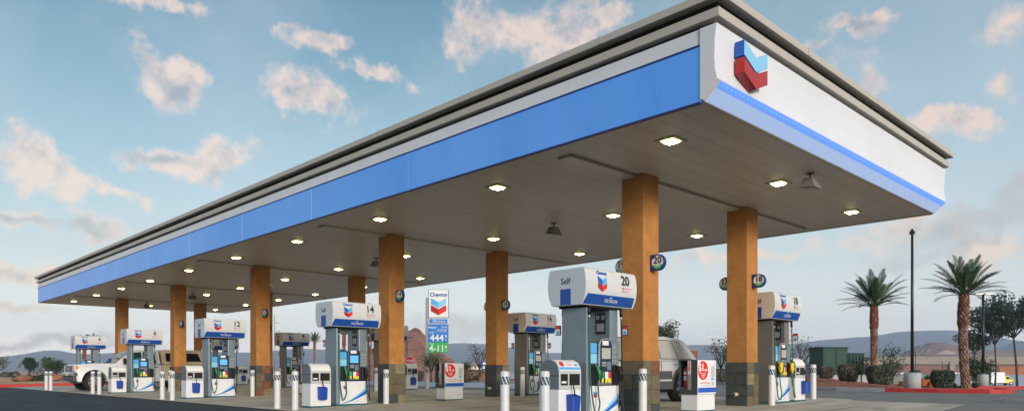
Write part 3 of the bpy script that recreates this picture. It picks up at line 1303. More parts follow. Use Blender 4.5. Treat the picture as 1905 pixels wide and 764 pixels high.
cpart(cant_strip('led_blue', .04, .32, CY0 + .10, CY1 - .02), 'light_strip')
cpart(cant_strip('lip_glow', .34, .99, CY0 + .10, CY1 - .02, .008), 'canted_panel')
# far end and rear fascias, with a cream drip edge below them
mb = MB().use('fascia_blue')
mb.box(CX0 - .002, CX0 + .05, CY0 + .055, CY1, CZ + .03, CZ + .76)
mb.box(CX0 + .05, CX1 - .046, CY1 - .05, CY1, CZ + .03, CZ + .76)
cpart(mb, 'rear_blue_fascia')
mb = MB().use('fascia_trim')
mb.box(CX0 - .006, CX0 + .055, CY0 + .055, CY1 + .004, CZ - .02, CZ + .028)
mb.box(CX0 + .055, CX1 - .046, CY1 - .06, CY1 + .004, CZ - .02, CZ + .028)
cpart(mb, 'rear_drip_edge')
mb = MB().use('fascia_white')
mb.box(CX0 - .002, CX0 + .05, CY0 + .055, CY1, CZ + .765, CZ + 1.0)
mb.box(CX0 + .05, CX1 - .046, CY1 - .05, CY1, CZ + .765, CZ + 1.0)
cpart(mb, 'rear_white_fascia')
# stepped cornice
cpart(MB().use('trim_dark').box(CX0 + .04, -5.26, CY0 + .06, CY1 - .06, CZ + 1.002, CZ + 1.055), 'lower_shadow_gap')
cpart(MB().use('fascia_trim').box(CX0 - .05, -5.10, CY0 - .07, CY1 + .07, CZ + 1.057, CZ + 1.185), 'lower_cornice', bevel=.006)
cpart(MB().use('trim_dark').box(CX0 + .0, -5.16, CY0 + .0, CY1 - .0, CZ + 1.187, CZ + 1.283), 'upper_shadow_gap')
mb = MB().use('fascia_trim').box(CX0 - .09, -5.02, CY0 - .15, CY1 + .15, CZ + 1.285, CZ + 1.40)
xx = CX1 - 3
cpart(mb, 'upper_cornice', bevel=.008)
xx = CX0 + 3.0
while xx < CX1 - 1:
    cpart(MB().use('fascia_trim').box(xx - .03, xx + .03, CY0 - .157, CY0 - .151, CZ + 1.29, CZ + 1.405), 'cornice_joint_cover')
    xx += 3.05
yy = CY0 + 2.6
while yy < CY1:
    cpart(MB().use('fascia_trim').box(-5.019, -5.012, yy - .03, yy + .03, CZ + 1.29, CZ + 1.405), 'cornice_joint_cover')
    yy += 3.05
# beams across the ceiling at each column pair
for ix in COLX:
    cpart(MB().use('deck').box(ix - .22, ix + .10, CY0 + .55, CY1 - .45, CZ - .055, CZ - .002), 'ceiling_beam', bevel=.01)
mat('emblem_red', (.42, .022, .022), .4)
# emblem: two thick V blocks on the end fascia
ey0, ew, ed, eh, eg = 9.42, .70, .155, .215, .025
ez = CZ + .885
for k, (sidec, facec) in enumerate((('mid_blue', 'sky_blue'), ('dark_red', 'emblem_red'))):  # pale blue front face has its glare put into the colour
    top = ez - k * (eh + eg)
    pts = [(ey0, top), (ey0, top - eh), (ey0 + ew / 2, top - eh - ed), (ey0 + ew, top - eh), (ey0 + ew, top), (ey0 + ew / 2, top - ed)]
    mb = MB().use(sidec)
    mb.prism(pts, -5.17, -5.03, 'x')
    o = cpart(mb, 'chevron_block', bevel=.006)
    mb = MB().use(facec)
    c_ = (ey0 + ew / 2, top - eh / 2 - ed / 2)
    mb.prism([(lerp(p[0], c_[0], .02), lerp(p[1], c_[1], .03)) for p in pts], -5.029, -5.024, 'x')
    mb.build('chevron_face', o, (0, 0, 0))

# columns
CW = .255


def tile_base(x, y, z0, rnd):
    mb = MB().use('grout').box(x - CW - .004, x + CW + .004, y - CW - .004, y + CW + .004, z0, 1.125)
    pal = ['slate_olive', 'slate_olive', 'slate_olive', 'slate_dark', 'slate_tan', 'slate_rust']
    pal_f = ['slate_dark', 'slate_dark', 'slate_dark', 'slate_olive']
    rows, g, th = 4, .004, .014
    zh = (1.13 - z0) / rows
    W = CW + .004
    for f_ in ('-y', '+x', '+y', '-x'):
        for r_ in range(rows):
            cuts = [-W - th, rnd.choice((-.02, .0, .03, -.06, .05)), W + th]
            for u0, u1 in zip(cuts, cuts[1:]):
                mb.use(rnd.choice(pal_f if f_ in ('-y', '-x') else pal))
                a, b_ = z0 + r_ * zh + g, z0 + (r_ + 1) * zh - g
                u0_, u1_ = u0 + g, u1 - g
                t_ = th + rnd.uniform(-.002, .002)
                if f_ in ('-y', '+y'):
                    u0_ = max(u0_, -W)
                    u1_ = min(u1_, W)
                if f_ == '-y':
                    mb.box(x + u0_, x + u1_, y - W - t_, y - W, a, b_)
                elif f_ == '+y':
                    mb.box(x + u0_, x + u1_, y + W, y + W + t_, a, b_)
                elif f_ == '+x':
                    mb.box(x + W, x + W + t_, y + u0_, y + u1_, a, b_)
                else:
                    mb.box(x - W - t_, x - W, y + u0_, y + u1_, a, b_)
    return mb


SIGN_GROUP = 'number signs on the canopy columns'
rnd = random.Random(5)


def place_words(n):
    return {20: 'on the nearest front column', 18: 'on the nearest rear column'}.get(n, '')


def number_sign(n, x, y, side, word):
    """Blue D-shaped plate standing out sideways from a column, facing the driver at the front."""
    s = 1 if side > 0 else -1
    t_ = thing('pump_number_sign', f'blue rounded pump number sign reading {n} {word}', 'number sign', (x, y, 3.0), 0, SIGN_GROUP)
    pts = [(0, -.155), (.17, -.155)] + round_poly(.17, 0, .155, 14, -90, 90)[1:-1] + [(.17, .155), (0, .155)]
    mb = MB().use('deep_blue').prism([(s * u, v_) for u, v_ in pts], -.04, .04)
    mb.build('plate', t_, bevel=.006)
    for fy, face in ((-.0425, '-y'), (.0425, '+y')):
        sg = s if face == '-y' else -s
        mb = MB().use('label_white')
        c_ = (s * .175, fy, 0)
        face_poly(mb, round_poly(0, 0, .128, 24, -22, 202), c_, face, .003)
        mb.build('number_disc', t_)
        mb = MB().use('label_green')
        face_poly(mb, round_poly(0, 0, .128, 16, 203, 337), c_, face, .003)
        mb.build('fuel_band', t_)
        mb = MB().use('ink_dark')
        off = -.0035 if face == '-y' else .0035
        put_text(mb, str(n), .185, (s * .175, fy + off, .034), face, .006, .001)
        mb.build('number_lettering', t_, fix=False)
        if n in (20, 19, 18, 17, 16, 15):
            mb = MB().use('label_white')
            put_text(mb, 'DIESEL', .042, (s * .175, fy + off, -.072), face, .0006, .001)
            mb.build('fuel_lettering', t_, fix=False)
    return t_


ORD = ['nearest', 'second', 'third', 'fourth', 'farthest']
for i, ix in enumerate(COLX):
    for row, (yc, nums) in enumerate(((11.63, FRONT_N), (15.65, REAR_N))):
        z0 = zf(yc) - .04
        mb = MB().use('stucco').box(ix - CW, ix + CW, yc - CW, yc + CW, 1.10, CZ - .004)
        colm = cpart(mb, 'column', bevel=.008)
        base = tile_base(ix, yc, z0, rnd).build('stone_base', colm, (0, 0, 0), bevel=.003)
        if (i, row) in ((0, 1), (1, 1)):
            mb = MB().use('fascia_trim')
            mb.tube([(ix + .02, yc - CW - .16, z0 + .30), (ix + .02, yc - CW, z0 + .30)], .042, 12)
            mb.use('black').tube([(ix + .02, yc - CW - .163, z0 + .30), (ix + .02, yc - CW - .16, z0 + .30)], .030, 12)
            mb.build('drain_pipe', colm, (0, 0, 0))
        n = nums[i]
        w = f'on the {ORD[i]} {"front" if row == 0 else "rear"} orange column'
        number_sign(n, ix + CW + .002, yc, 1, w)
        number_sign(n - 1, ix - CW - .002, yc, -1, w)

# lights recessed in the ceiling
LX = [-6.7, -10.87, -15.15, -19.4, -23.6, -27.8, -32.1, -36.0, -40.0, -44.3]
LY = [10.12, 13.95, 17.7]
RN = ['front', 'middle', 'rear']
lamp = None
for j, ly in enumerate(LY):
    for i, lx in enumerate(LX):
        isl = min(range(5), key=lambda k: abs(COLX[k] - lx))
        side = 'right' if lx > COLX[isl] else 'left'
        lab = f'lit square ceiling light in the {RN[j]} row, just {side} of the {ORD[isl]} column pair'
        if lamp is None:
            lamp = thing('ceiling_light', lab, 'ceiling light', (lx, ly, CZ - .002), 0, 'square lights in the canopy ceiling')
            mb = MB().use('light_housing')
            mb.box(-.20, .20, -.20, -.125, -.014, 0).box(-.20, .20, .125, .20, -.014, 0).box(-.20, -.125, -.125, .125, -.014, 0).box(.125, .20, -.125, .125, -.014, 0)
            mb.build('housing', lamp, bevel=.006)
            mb = MB().use('lens')
            mb.add([(-.122, -.122, -.008), (.122, -.122, -.008), (.122, .122, -.008), (-.122, .122, -.008), (-.088, -.088, -.036), (.088, -.088, -.036), (.088, .088, -.036), (-.088, .088, -.036)],
                   [(4, 5, 6, 7)])
            mb.use('lens_rim').add(mb.v[:8], [(0, 1, 5, 4), (1, 2, 6, 5), (2, 3, 7, 6), (3, 0, 4, 7), (0, 3, 2, 1)])
            mb.build('lamp_lens', lamp)
        else:
            dup(lamp, (lx, ly, CZ - .002), label=lab)

# loudspeaker horns hanging below the deck
spk = None
for k, (sx_, sy_, w) in enumerate([(-5.95, 13.7, 'nearest the emblem end of the canopy'), (-12.5, 13.6, 'between the nearest and the second column pairs'),
                                   (-20.5, 13.55, 'between the second and the third column pairs'), (-28.4, 13.5, 'between the third and the fourth column pairs'),
                                   (-35.8, 13.2, 'between the fourth and the farthest column pairs'), (-42.4, 13.2, 'beyond the farthest column pair')]):
    lab = f'gray loudspeaker box hanging from the ceiling {w}'
    if spk is None:
        spk = thing('loudspeaker', lab, 'loudspeaker', (sx_, sy_, CZ), 0, 'loudspeakers hanging from the canopy ceiling')
        mb = MB().use('speaker_gray').cyl(0, 0, -.02, -.001, .07, n=12).tube([(0, 0, -.02), (0, 0, -.10)], .018, 8)
        mb.build('bracket', spk)
        mb = MB().use('speaker_gray')
        vv = [(-.09, -.10, -.10), (.07, -.10, -.10), (.07, .10, -.10), (-.09, .10, -.10), (-.15, -.16, -.27), (.17, -.16, -.31), (.17, .16, -.31), (-.15, .16, -.27)]
        mb.add(vv, [(0, 1, 2, 3), (7, 6, 5, 4), (0, 4, 5, 1), (1, 5, 6, 2), (2, 6, 7, 3), (3, 7, 4, 0)])
        mb.build('horn', spk, bevel=.012)
        mb = MB().use('light_housing')
        mb.add([(-.13, -.135, -.281), (.15, -.135, -.317), (.15, .135, -.317), (-.13, .135, -.281)], [(0, 1, 2, 3)])
        mb.build('grille', spk)
    else:
        dup(spk, (sx_, sy_, CZ), label=lab)

# ================================================================== BOLLARDS
bol = None
BOL_G = 'white bollards guarding the pump islands'


def bollard(x, y, label):
    global bol
    if bol is None:
        bol = thing('bollard', label, 'bollard', (x, y, zf(y)), 0, BOL_G)
        mb = MB().use('white_paint').lathe(0, 0, [(.078, -.02), (.078, .885), (.072, .915), (.05, .925), (.004, .927)], 20, cap=False)
        mb.build('post', bol)
        mb = MB()
        rows, n_ = 6, 48
        ring = [[(.0795 * math.cos(2 * math.pi * (i + .0) / n_), .0795 * math.sin(2 * math.pi * i / n_), .70 + .135 * r_ / rows) for i in range(n_)] for r_ in range(rows + 1)]
        for r_ in range(rows):
            for i in range(n_):
                j = (i + 1) % n_
                mb.use('stripe_teal' if (i + r_) % 6 < 4 else 'white_paint')
                mb.add([ring[r_][i], ring[r_][j], ring[r_ + 1][j], ring[r_ + 1][i]], [(0, 1, 2, 3)], True)
        mb.build('striped_band', bol)
        return bol
    return dup(bol, (x, y, zf(y)), random.Random(x * 7 + y).uniform(0, 6), label)


for i, ix in enumerate(IX):
    n = FRONT_N[i]
    bollard(ix - .46, 8.32, f'white bollard with striped band, left one of the pair before pump {n}')
    bollard(ix + .46, 8.32, f'white bollard with striped band, right one of the pair before pump {n}')
    bollard(COLX[i] + .42 + (.05 if i else 0), 11.13, f'white bollard with striped band standing against the {ORD[i]} front column')
    bollard(ix + .42, 16.06, f'white bollard with striped band before pump {REAR_N[i]}, beside its hose')
    if i in (2, 3, 4):
        bollard(ix - .85, 18.95, f'white bollard with striped band, left one of the pair behind pump {REAR_N[i]}')
        bollard(ix - .05, 18.95, f'white bollard with striped band, right one of the pair behind pump {REAR_N[i]}')
    else:
        bollard(ix, 19.3, f'white bollard with striped band standing alone behind pump {REAR_N[i]}')

# ================================================================== FUEL DISPENSERS
HOODP = [(.345, 2.02), (.415, 2.17), (.434, 2.28), (.436, 2.40), (.424, 2.52), (.398, 2.62), (.37, 2.645)]


def hood_x(z):
    for (xa, za), (xb, zb) in zip(HOODP, HOODP[1:]):
        if z <= zb:
            return lerp(xa, xb, max(0, (z - za) / (zb - za)))
    return HOODP[-1][0]


def draper(s):
    def f(q):
        return (s * (hood_x(q[2]) + .0095), q[1], q[2])
    return f


PUMP_G = 'fuel dispensers on the pump islands'


def hose_path(mb, s, y_top, y_noz, z_noz, x_off, low, mname, r=.014):
    x0 = s * (.31 + x_off)
    pts = []
    ctl = [Vector((x0 - s * .02, y_top, 2.03)), Vector((x0, y_top, 1.5)), Vector((x0 + s * .02, y_top, .8)), Vector((x0 + s * .05, y_top + (.05 if y_noz > y_top else -.02), low + .12)),
           Vector((x0 + s * .10, lerp(y_top, y_noz, .45), low)), Vector((x0 + s * .09, lerp(y_top, y_noz, .9), low + .16)), Vector((x0 + s * .05, y_noz, z_noz - .28)), Vector((x0 + s * .03, y_noz, z_noz))]
    c_ = [ctl[0]] + ctl + [ctl[-1]]
    for k in range(1, len(c_) - 2):
        for q in range(6):
            t_ = q / 6
            p0, p1, p2, p3 = c_[k - 1], c_[k], c_[k + 1], c_[k + 2]
            pts.append(.5 * ((2 * p1) + (p2 - p0) * t_ + (2 * p0 - 5 * p1 + 4 * p2 - p3) * t_ ** 2 + (3 * p1 - p0 - 3 * p2 + p3) * t_ ** 3))
    pts.append(ctl[-1])
    mb.use(mname).tube(pts, r, 7)


def make_pump(n, x, y, label, rear):
    p = thing('fuel_dispenser', label, 'fuel pump', (x, y, zf(y)), 0, PUMP_G)
    endc = 'hood_warm_reflection' if rear else 'hood_end'
    pil = 'pillar_taupe' if rear else 'pillar_gray'
    B = lambda mb, name, par=p, **kw: mb.build(name, par, **kw)
    # base and lower panel
    B(MB().use('teal_base').box(-.285, .285, -.46, .46, -.03, .045), 'base')
    low = B(MB().use('white_panel').box(-.275, .275, -.345, .455, .047, .63), 'lower_panel', bevel=.012)
    for s, fc in ((1, '+x'), (-1, '-x')):
        mb = MB()
        X = s * .2765
        # blue swoosh rising across the lower panel
        def sw(a, b_):
            o = []
            for k in range(11):
                q = k / 10
                yv = lerp(-.30, .44, q)
                o.append((s * yv, lerp(a, b_, q ** 1.5) if True else 0))
            return o
        lo = sw(.06, .30)
        hi = sw(.075, .50)
        for (m_, f0, f1, dd) in (('sky_blue', 0, 1, 0.0), ('mid_blue', .05, .55, .0012)):
            mb.use(m_)
            for k in range(10):
                a0 = (lo[k][0], lerp(lo[k][1], hi[k][1], f0))
                a1 = (lo[k + 1][0], lerp(lo[k + 1][1], hi[k + 1][1], f0))
                b1 = (lo[k + 1][0], lerp(lo[k + 1][1], hi[k + 1][1], f1))
                b0 = (lo[k][0], lerp(lo[k][1], hi[k][1], f1))
                face_poly(mb, [a0, a1, b1, b0], (X + s * dd, 0, 0), fc, .001)
        B(mb, 'swoosh_graphic', low, fix=False)
        mb = MB()
        chevrons(mb, .105, (X, -.20, .475), fc, .002)
        B(mb, 'small_emblem', low, fix=False)
        mb = MB().use('ink_gray')
        face_poly(mb, [(s * .05, .10), (s * .40, .10), (s * .40, .20)] if s > 0 else [(-.40, .20), (-.40, .10), (-.05, .10)], (X, 0, 0), fc, .002)
        mb.use('label_white')
        face_poly(mb, [(s * .10, .107), (s * .39, .107), (s * .39, .19)] if s > 0 else [(-.39, .19), (-.39, .107), (-.10, .107)], (X, 0, 0), fc, .0032)
        B(mb, 'corner_decal', low, fix=False)
    # pillars
    B(MB().use(pil).box(-.285, .285, -.452, -.352, .047, 2.03), 'pillar', bevel=.012)
    pr = B(MB().use(pil).box(-.265, .265, .215, .445, 1.40, 2.03), 'pillar', bevel=.012)
    mb = MB().use('ink_dark').box(-.06, .17, .207, .214, 1.55, 1.93)
    mb.use('ink_gray').box(-.03, .14, .2045, .2068, 1.60, 1.74)
    for dx in (-.005, .115):
        mb.use('label_white').add([(dx + .035 * math.cos(a) + .0, .2050, 1.85 + .035 * math.sin(a)) for a in [k * math.pi / 6 for k in range(12)]], [tuple(range(12))])
        mb.use('ink_dark').add([(dx + .025 * math.cos(a), .2040, 1.85 + .025 * math.sin(a)) for a in [k * math.pi / 6 for k in range(12)]], [tuple(range(12))])
    B(mb, 'notice_plate', pr, fix=False)
    # control cabinet
    cab = B(MB().use('panel_navy').box(-.262, .262, -.35, .452, .632, 1.385), 'control_cabinet', bevel=.015)
    for s, fc in ((1, '+x'), (-1, '-x')):
        X = s * .263

        def slab_(mname, y0, y1, z0, z1, d0, d1, bev=0.0, name='x', par=cab):
            a, b_ = sorted((X + s * d0, X + s * d1))
            ya, yb = (y0, y1)
            return B(MB().use(mname).box(a, b_, ya, yb, z0, z1), name, par, bevel=bev)
        slab_('light_blue', -.34, -.155, 1.20, 1.375, 0, .008, name='ad_panel')
        slab_('sky_blue', -.34, -.155, 1.02, 1.19, 0, .007, name='ad_panel')
        # rounded card terminal
        arch = [(-.14, .655), (.215, .655), (.225, .70), (.215, 1.37), (.18, 1.435), (.10, 1.465), (-.02, 1.465), (-.10, 1.435), (-.135, 1.37), (-.15, .70)]
        a, b_ = sorted((X, X + s * .055))
        B(MB().use('silver' if n in (20, 18, 16, 8) else 'panel_teal').prism(arch, a, b_, 'x'), 'card_terminal', cab, bevel=.012)
        arch2 = [(lerp(u, .037, .10), lerp(w_, 1.05, .05)) for u, w_ in arch]
        a, b_ = sorted((X + s * .055, X + s * .060))
        B(MB().use('panel_navy').prism(arch2, a, b_, 'x'), 'terminal_face', cab)
        slab_('label_white', -.07, .10, 1.34, 1.42, .061, .066, name='price_display')
        slab_('screen_on' if not rear and n != 20 else 'screen_off', -.09, .155, 1.10, 1.29, .061, .068, .004, 'screen')
        mb = MB().use('panel_teal')
        mb.box(*sorted((X + s * .061, X + s * .067)), .045, .165, .90, 1.06)
        mb.use('silver')
        for a_ in range(3):
            for c_ in range(4):
                mb.box(*sorted((X + s * .067, X + s * .072)), .055 + a_ * .036, .083 + a_ * .036, .915 + c_ * .035, .940 + c_ * .035)
        B(mb, 'keypad', cab)
        mb = MB().use('ink_gray').box(*sorted((X + s * .061, X + s * .072)), -.085, .025, .97, 1.05).use('black').box(*sorted((X + s * .072, X + s * .076)), -.07, .01, 1.0, 1.012)
        B(mb, 'card_slot', cab)
        for (mname, y0, y1) in (('label_green', -.105, -.035), ('label_white', .0, .09), ('label_red', .093, .165)):
            slab_(mname, y0, y1, .735, .875, .061, .068, .004, 'grade_label')
        for y0 in (-.10, -.005, .058, .113):
            slab_('label_yellow', y0, y0 + .052, .685, .76, .069, .075, .004, 'grade_button')
        mb = MB().use('pillar_gray').box(*sorted((X, X + s * .022)), .24, .445, 1.0, 1.40).use('silver')
        for a_ in range(3):
            for c_ in range(4):
                mb.box(*sorted((X + s * .022, X + s * .027)), .262 + a_ * .06, .300 + a_ * .06, 1.03 + c_ * .085, 1.085 + c_ * .085)
        B(mb, 'keypad', cab)
        # nozzles in their boots
        ng, nb = ('nozzle_yellow', 'nozzle_yellow') if n == 18 else ('nozzle_green', 'rubber_black')
        for k, (yn, nc) in enumerate(((-.23, ng), (.36, nb))):
            mb = MB().use('black').box(*sorted((X, X + s * .05)), yn - .085, yn + .085, .66, .98)
            bt = B(mb, 'nozzle_boot', cab, bevel=.012)
            mb = MB().use(nc)
            x1 = X + s * .10
            mb.tube([(x1 - s * .04, yn, .97), (x1, yn, .93), (x1 + s * .02, yn + .01, .86), (x1 + s * .035, yn + .015, .74)], [.030, .040, .036, .028], 8)
            if n == 18:
                mb.blob((x1 + s * .02, yn, .86), (.06, .075, .13), random.Random(k + 3), .25)
            mb.use('rubber_black').tube([(x1 + s * .02, yn, .95), (x1 + s * .085, yn, .90), (x1 + s * .09, yn, .78), (x1 + s * .035, yn, .73)], .011, 6)
            mb.use('silver').tube([(x1 - s * .04, yn, .97), (x1 - s * .06, yn, 1.0)], .014, 8)
            B(mb, 'nozzle', p)
        mb = MB()
        hose_path(mb, s, -.40, -.215, .74, .0, .16 if n != 18 else .10, 'hose_green')
        mb.use('black').tube([(s * .29, -.40, 2.0), (s * .30, -.40, 1.86)], .028, 8)
        mb.use('silver').tube([(s * .30, -.40, 1.86), (s * .303, -.40, 1.80)], .018, 8)
        B(mb, 'hose', p)
        mb = MB()
        hose_path(mb, s, .47, .375, .74, .02, .14, 'hose_green' if n == 18 else 'rubber_black')
        mb.use('black').tube([(s * .31, .47, 2.0), (s * .32, .47, 1.86)], .028, 8)
        mb.use('silver').tube([(s * .32, .47, 1.86), (s * .323, .47, 1.80)], .018, 8)
        B(mb, 'hose', p)
        # little advertising flag on the outer hose
        fx = .36 if s > 0 else -.36
        yy = .47 if s > 0 else -.40
        mb = MB().use('black').box(fx - .012 if s > 0 else fx - .118, fx + .118 if s > 0 else fx + .012, yy - .012, yy + .006, 1.52, 1.70)
        fl = B(mb, 'hose_flag', p, bevel=.008)
        cxm = fx + s * .053
        mb = MB().use('label_white').box(cxm - .05, cxm + .05, yy - .0145, yy - .0125, 1.535, 1.685)
        mb.use('label_red').box(cxm - .05, cxm + .05, yy - .0165, yy - .0148, 1.635, 1.685)
        mb.use('light_blue').box(cxm - .025, cxm + .035, yy - .0165, yy - .0148, 1.545, 1.595)
        B(mb, 'flag_card', fl)
    # hood
    hp = [(-xx, zz) for xx, zz in reversed(HOODP)] + HOODP
    mb = MB().use('hood_white')
    nh = len(hp)
    y0, y1 = -.65, .78
    vv = [(a, y0, b_) for a, b_ in hp] + [(a, y1, b_) for a, b_ in hp]
    mb.add(vv, [(i, nh + i, nh + (i + 1) % nh, (i + 1) % nh) for i in range(nh)], False)
    mb.use(endc)
    mb.add(vv, [tuple(range(nh)), tuple(reversed(range(nh, 2 * nh)))])
    hood = B(mb, 'hood')
    mb = MB().use('trim_dark').box(-.335, .335, -.47, .47, 1.985, 2.018)
    B(mb, 'hood_neck', hood)
    for s, fc in ((1, '+x'), (-1, '-x')):
        dr = draper(s)
        num = n if s > 0 else n - 1
        # blue band along the foot of the hood
        mb = MB().use('brand_blue')
        zz = [2.03, 2.10, 2.17, 2.205]
        for za, zb in zip(zz, zz[1:]):
            ya = lambda z: -.645 + (z - 2.03) * .35
            q = []
            for z_, e in ((za, 0), (zb, 0)):
                q.append((s * (hood_x(z_) + .004), ya(z_), z_))
                q.append((s * (hood_x(z_) + .004), .735 - (z_ - 2.03) * .1, z_))
            mb.add([q[0], q[1], q[3], q[2]], [(0, 1, 2, 3)])
        B(mb, 'hood_band', hood, fix=False)
        mb = MB()
        yc = -.21 if s > 0 else -.21
        chevrons(mb, .235, (s * .4, yc, 2.385), fc, .002, dr)
        B(mb, 'emblem', hood, fix=False)
        mb = MB().use('mid_blue')
        put_text(mb, 'Chevron', .085, (s * .4, yc, 2.575), fc, .003, .001, width=.275, drape=dr)
        B(mb, 'brand_lettering', hood, fix=False)
        mb = MB().use('ink_dark')
        put_text(mb, str(num), .24, (s * .4, .44, 2.485), fc, .005, .001, drape=dr)
        B(mb, 'number_lettering', hood, fix=False)
        mb = MB()
        for zl, w_ in ((2.355, .20), (2.305, .15)):
            mb.use('label_red')
            face_poly(mb, rect(-.01, .018, -.014, .014), (s * .4, .36 if s > 0 else .52, zl), fc, .002, dr)
            mb.use('ink_pink')
            face_poly(mb, rect(.035, .035 + w_, -.007, .007), (s * .4, .36 if s > 0 else .52, zl), fc, .002, dr)
        B(mb, 'notice_lines', hood, fix=False)
        mb = MB().use('label_white')
        put_text(mb, 'with', .034, (s * .4, .055, 2.160), fc, .001, .001, drape=lambda q: (s * (hood_x(q[2]) + .006), q[1], q[2]))
        put_text(mb, 'TECHRON', .078, (s * .4, .08, 2.105), fc, .0002, .001, drape=lambda q: (s * (hood_x(q[2]) + .006), q[1], q[2]))
        B(mb, 'additive_lettering', hood, fix=False)
    for yv, fc, sg in ((y0, '-y', -1), (y1, '+y', 1)):
        mb = MB().use('brand_blue')
        k = 1 if fc == '-y' else -1
        face_poly(mb, rect(*sorted((-.14 * k, .10 * k)), 2.026, 2.30), (0, yv, 0), fc, .002) if k > 0 else face_poly(mb, rect(-.10, .14, 2.026, 2.30), (0, yv, 0), fc, .002)
        B(mb, 'end_stripe', hood, fix=False)
        mb = MB().use('ink_dark')
        put_text(mb, 'Self', .155, (-.02 * k, yv + sg * .001, 2.43), fc, .001, .0015)
        B(mb, 'service_lettering', hood, fix=False)
    return p


FW = {20: 'numbered 20, tallest in view, before the nearest front column', 14: 'numbered 14 before the second front column', 12: 'numbered 12 before the third front column',
      6: 'numbered 6 before the white pickup truck', 4: 'numbered 4 on the farthest island beyond the pickup hood'}
RW = {18: 'numbered 18 with yellow bagged nozzles beside the nearest rear column', 16: 'numbered 16 just right of the second rear column',
      10: 'numbered 10 half hidden behind pump 14 and its column', 8: 'numbered 8 seen between the third front column and pump 14', 2: 'numbered 2 seen through the gap of pump 12'}
for i, ix in enumerate(IX):
    make_pump(FRONT_N[i], ix, 10.0, 'white and gray fuel dispenser ' + FW[FRONT_N[i]], False)
    make_pump(REAR_N[i], ix, 16.85, 'fuel dispenser ' + RW[REAR_N[i]], True)

# ================================================================== WINDSHIELD SERVICE UNITS, BUCKETS, PROMOTION CABINETS
UNIT_G, BUCK_G = 'windshield service units beside the pumps', 'blue squeegee buckets on the service units'
unit0 = buck0 = None


def service_unit(x, y, label, lab2, rear_bucket=False):
    global unit0, buck0
    if unit0 is None:
        u = unit0 = thing('service_unit', label, 'service unit', (x, y, zf(y)), 0, UNIT_G)
        MB().use('teal_base').box(-.235, .235, -.29, .29, -.03, .035).build('base', u)
        MB().use('white_panel').box(-.225, .225, -.28, .28, .037, .60).build('lower_body', u, bevel=.012)
        ap = [(-.225, .602), (.225, .602), (.225, .90), (.205, .975), (.15, 1.045), (.06, 1.085), (-.06, 1.085), (-.15, 1.045), (-.205, .96), (-.225, .86)]
        na = len(ap)
        vv = [(a, -.28, b_) for a, b_ in ap] + [(a, .28, b_) for a, b_ in ap]
        mb = MB().use('unit_light').add(vv, [(i, na + i, na + (i + 1) % na, (i + 1) % na) for i in range(na)])
        mb.use('unit_gray').add(vv, [tuple(range(na)), tuple(reversed(range(na, 2 * na)))])
        up = mb.build('upper_hood', u, bevel=.006)
        MB().use('trim_dark').box(.10, .2262, -.282, -.2795, .82, .828).box(-.2262, .10, -.282, -.2795, .82, .828).build('seam', up)
        mb = MB().use('black').box(.20, .2275, -.235, -.06, .665, .855).build('towel_opening', up)
        mb = MB().use('black').box(.20, .2275, -.02, .245, .665, .855).build('waste_opening', up)
        MB().use('label_white').box(.2276, .232, -.215, -.10, .70, .735).build('paper_towel', up, bevel=.004)
        # card on the sloping top
        mb = MB().use('label_white')
        cp = [(.2285, .905), (.2085, .979), (.153, 1.049), (.062, 1.0895)]
        for (xa, za), (xb, zb) in zip(cp, cp[1:]):
            mb.add([(xa, -.26, za), (xa, .26, za), (xb, .26, zb), (xb, -.26, zb)], [(0, 1, 2, 3)])
        cd_ = mb.build('top_card', up, fix=False)
        mb = MB().use('light_blue').add([(.2255, -.255, .925), (.2255, .255, .925), (.2135, .255, .969), (.2135, -.255, .969)], [(0, 1, 2, 3)])
        mb.use('light_blue').add([(.208, .13, .990), (.208, .22, .990), (.183, .22, 1.022), (.183, .13, 1.022)], [(0, 1, 2, 3)])
        mb.use('ink_pink').add([(.207, -.05, .992), (.207, .08, .992), (.199, .08, 1.002), (.199, -.05, 1.002)], [(0, 1, 2, 3)])
        mb.use('ink_pink').add([(.187, -.05, 1.017), (.187, .08, 1.017), (.179, .08, 1.027), (.179, -.05, 1.027)], [(0, 1, 2, 3)])
        mb.use('label_red').add([(.182 + .052 * math.sin(a) * .62 * -1 + .002, -.17 + .055 * math.cos(a), 1.020 + .052 * math.sin(a) * .79) for a in [k * math.pi / 8 for k in range(16)]], [tuple(range(16))])
        mb.build('card_print', cd_, fix=False)
    else:
        u = dup(unit0, (x, y, zf(y)), label=label)
    bl = (x + .226, y + (.15 if rear_bucket else .01), zf(y))
    if buck0 is None:
        k = buck0 = thing('squeegee_bucket', lab2, 'bucket', bl, 0, BUCK_G)
        mb = MB().use('bucket_blue')
        a, b_, c_ = (.0, -.12), (.0, .12), .15
        o = [(0, -.115), (.12, -.115), (.155, -.08), (.155, .08), (.12, .115), (0, .115)]
        i_ = [(.012, -.1), (.115, -.1), (.14, -.072), (.14, .072), (.115, .1), (.012, .1)]
        n_ = 6
        vv = [(p[0] * .9, p[1] * .9, .20) for p in o] + [(p[0], p[1], .52 - p[0] * .25) for p in o] + [(p[0], p[1], .52 - p[0] * .25) for p in i_] + [(p[0], p[1], .42) for p in i_]
        ff = [tuple(reversed(range(n_)))] + [tuple(range(3 * n_, 4 * n_))]
        for s_ in range(3):
            ff += [(s_ * n_ + i, s_ * n_ + (i + 1) % n_, (s_ + 1) * n_ + (i + 1) % n_, (s_ + 1) * n_ + i) for i in range(n_)]
        mb.add(vv, ff)
        mb.build('bucket', k, bevel=.006)
        mb = MB().use('black').tube([(.09, .03, .42), (.05, -.02, .80)], .011, 7).tube([(.10, -.03, .43), (.10, .09, .43)], .014, 6)
        mb.build('squeegee', k)
    else:
        dup(buck0, bl, 0, lab2)
    return u


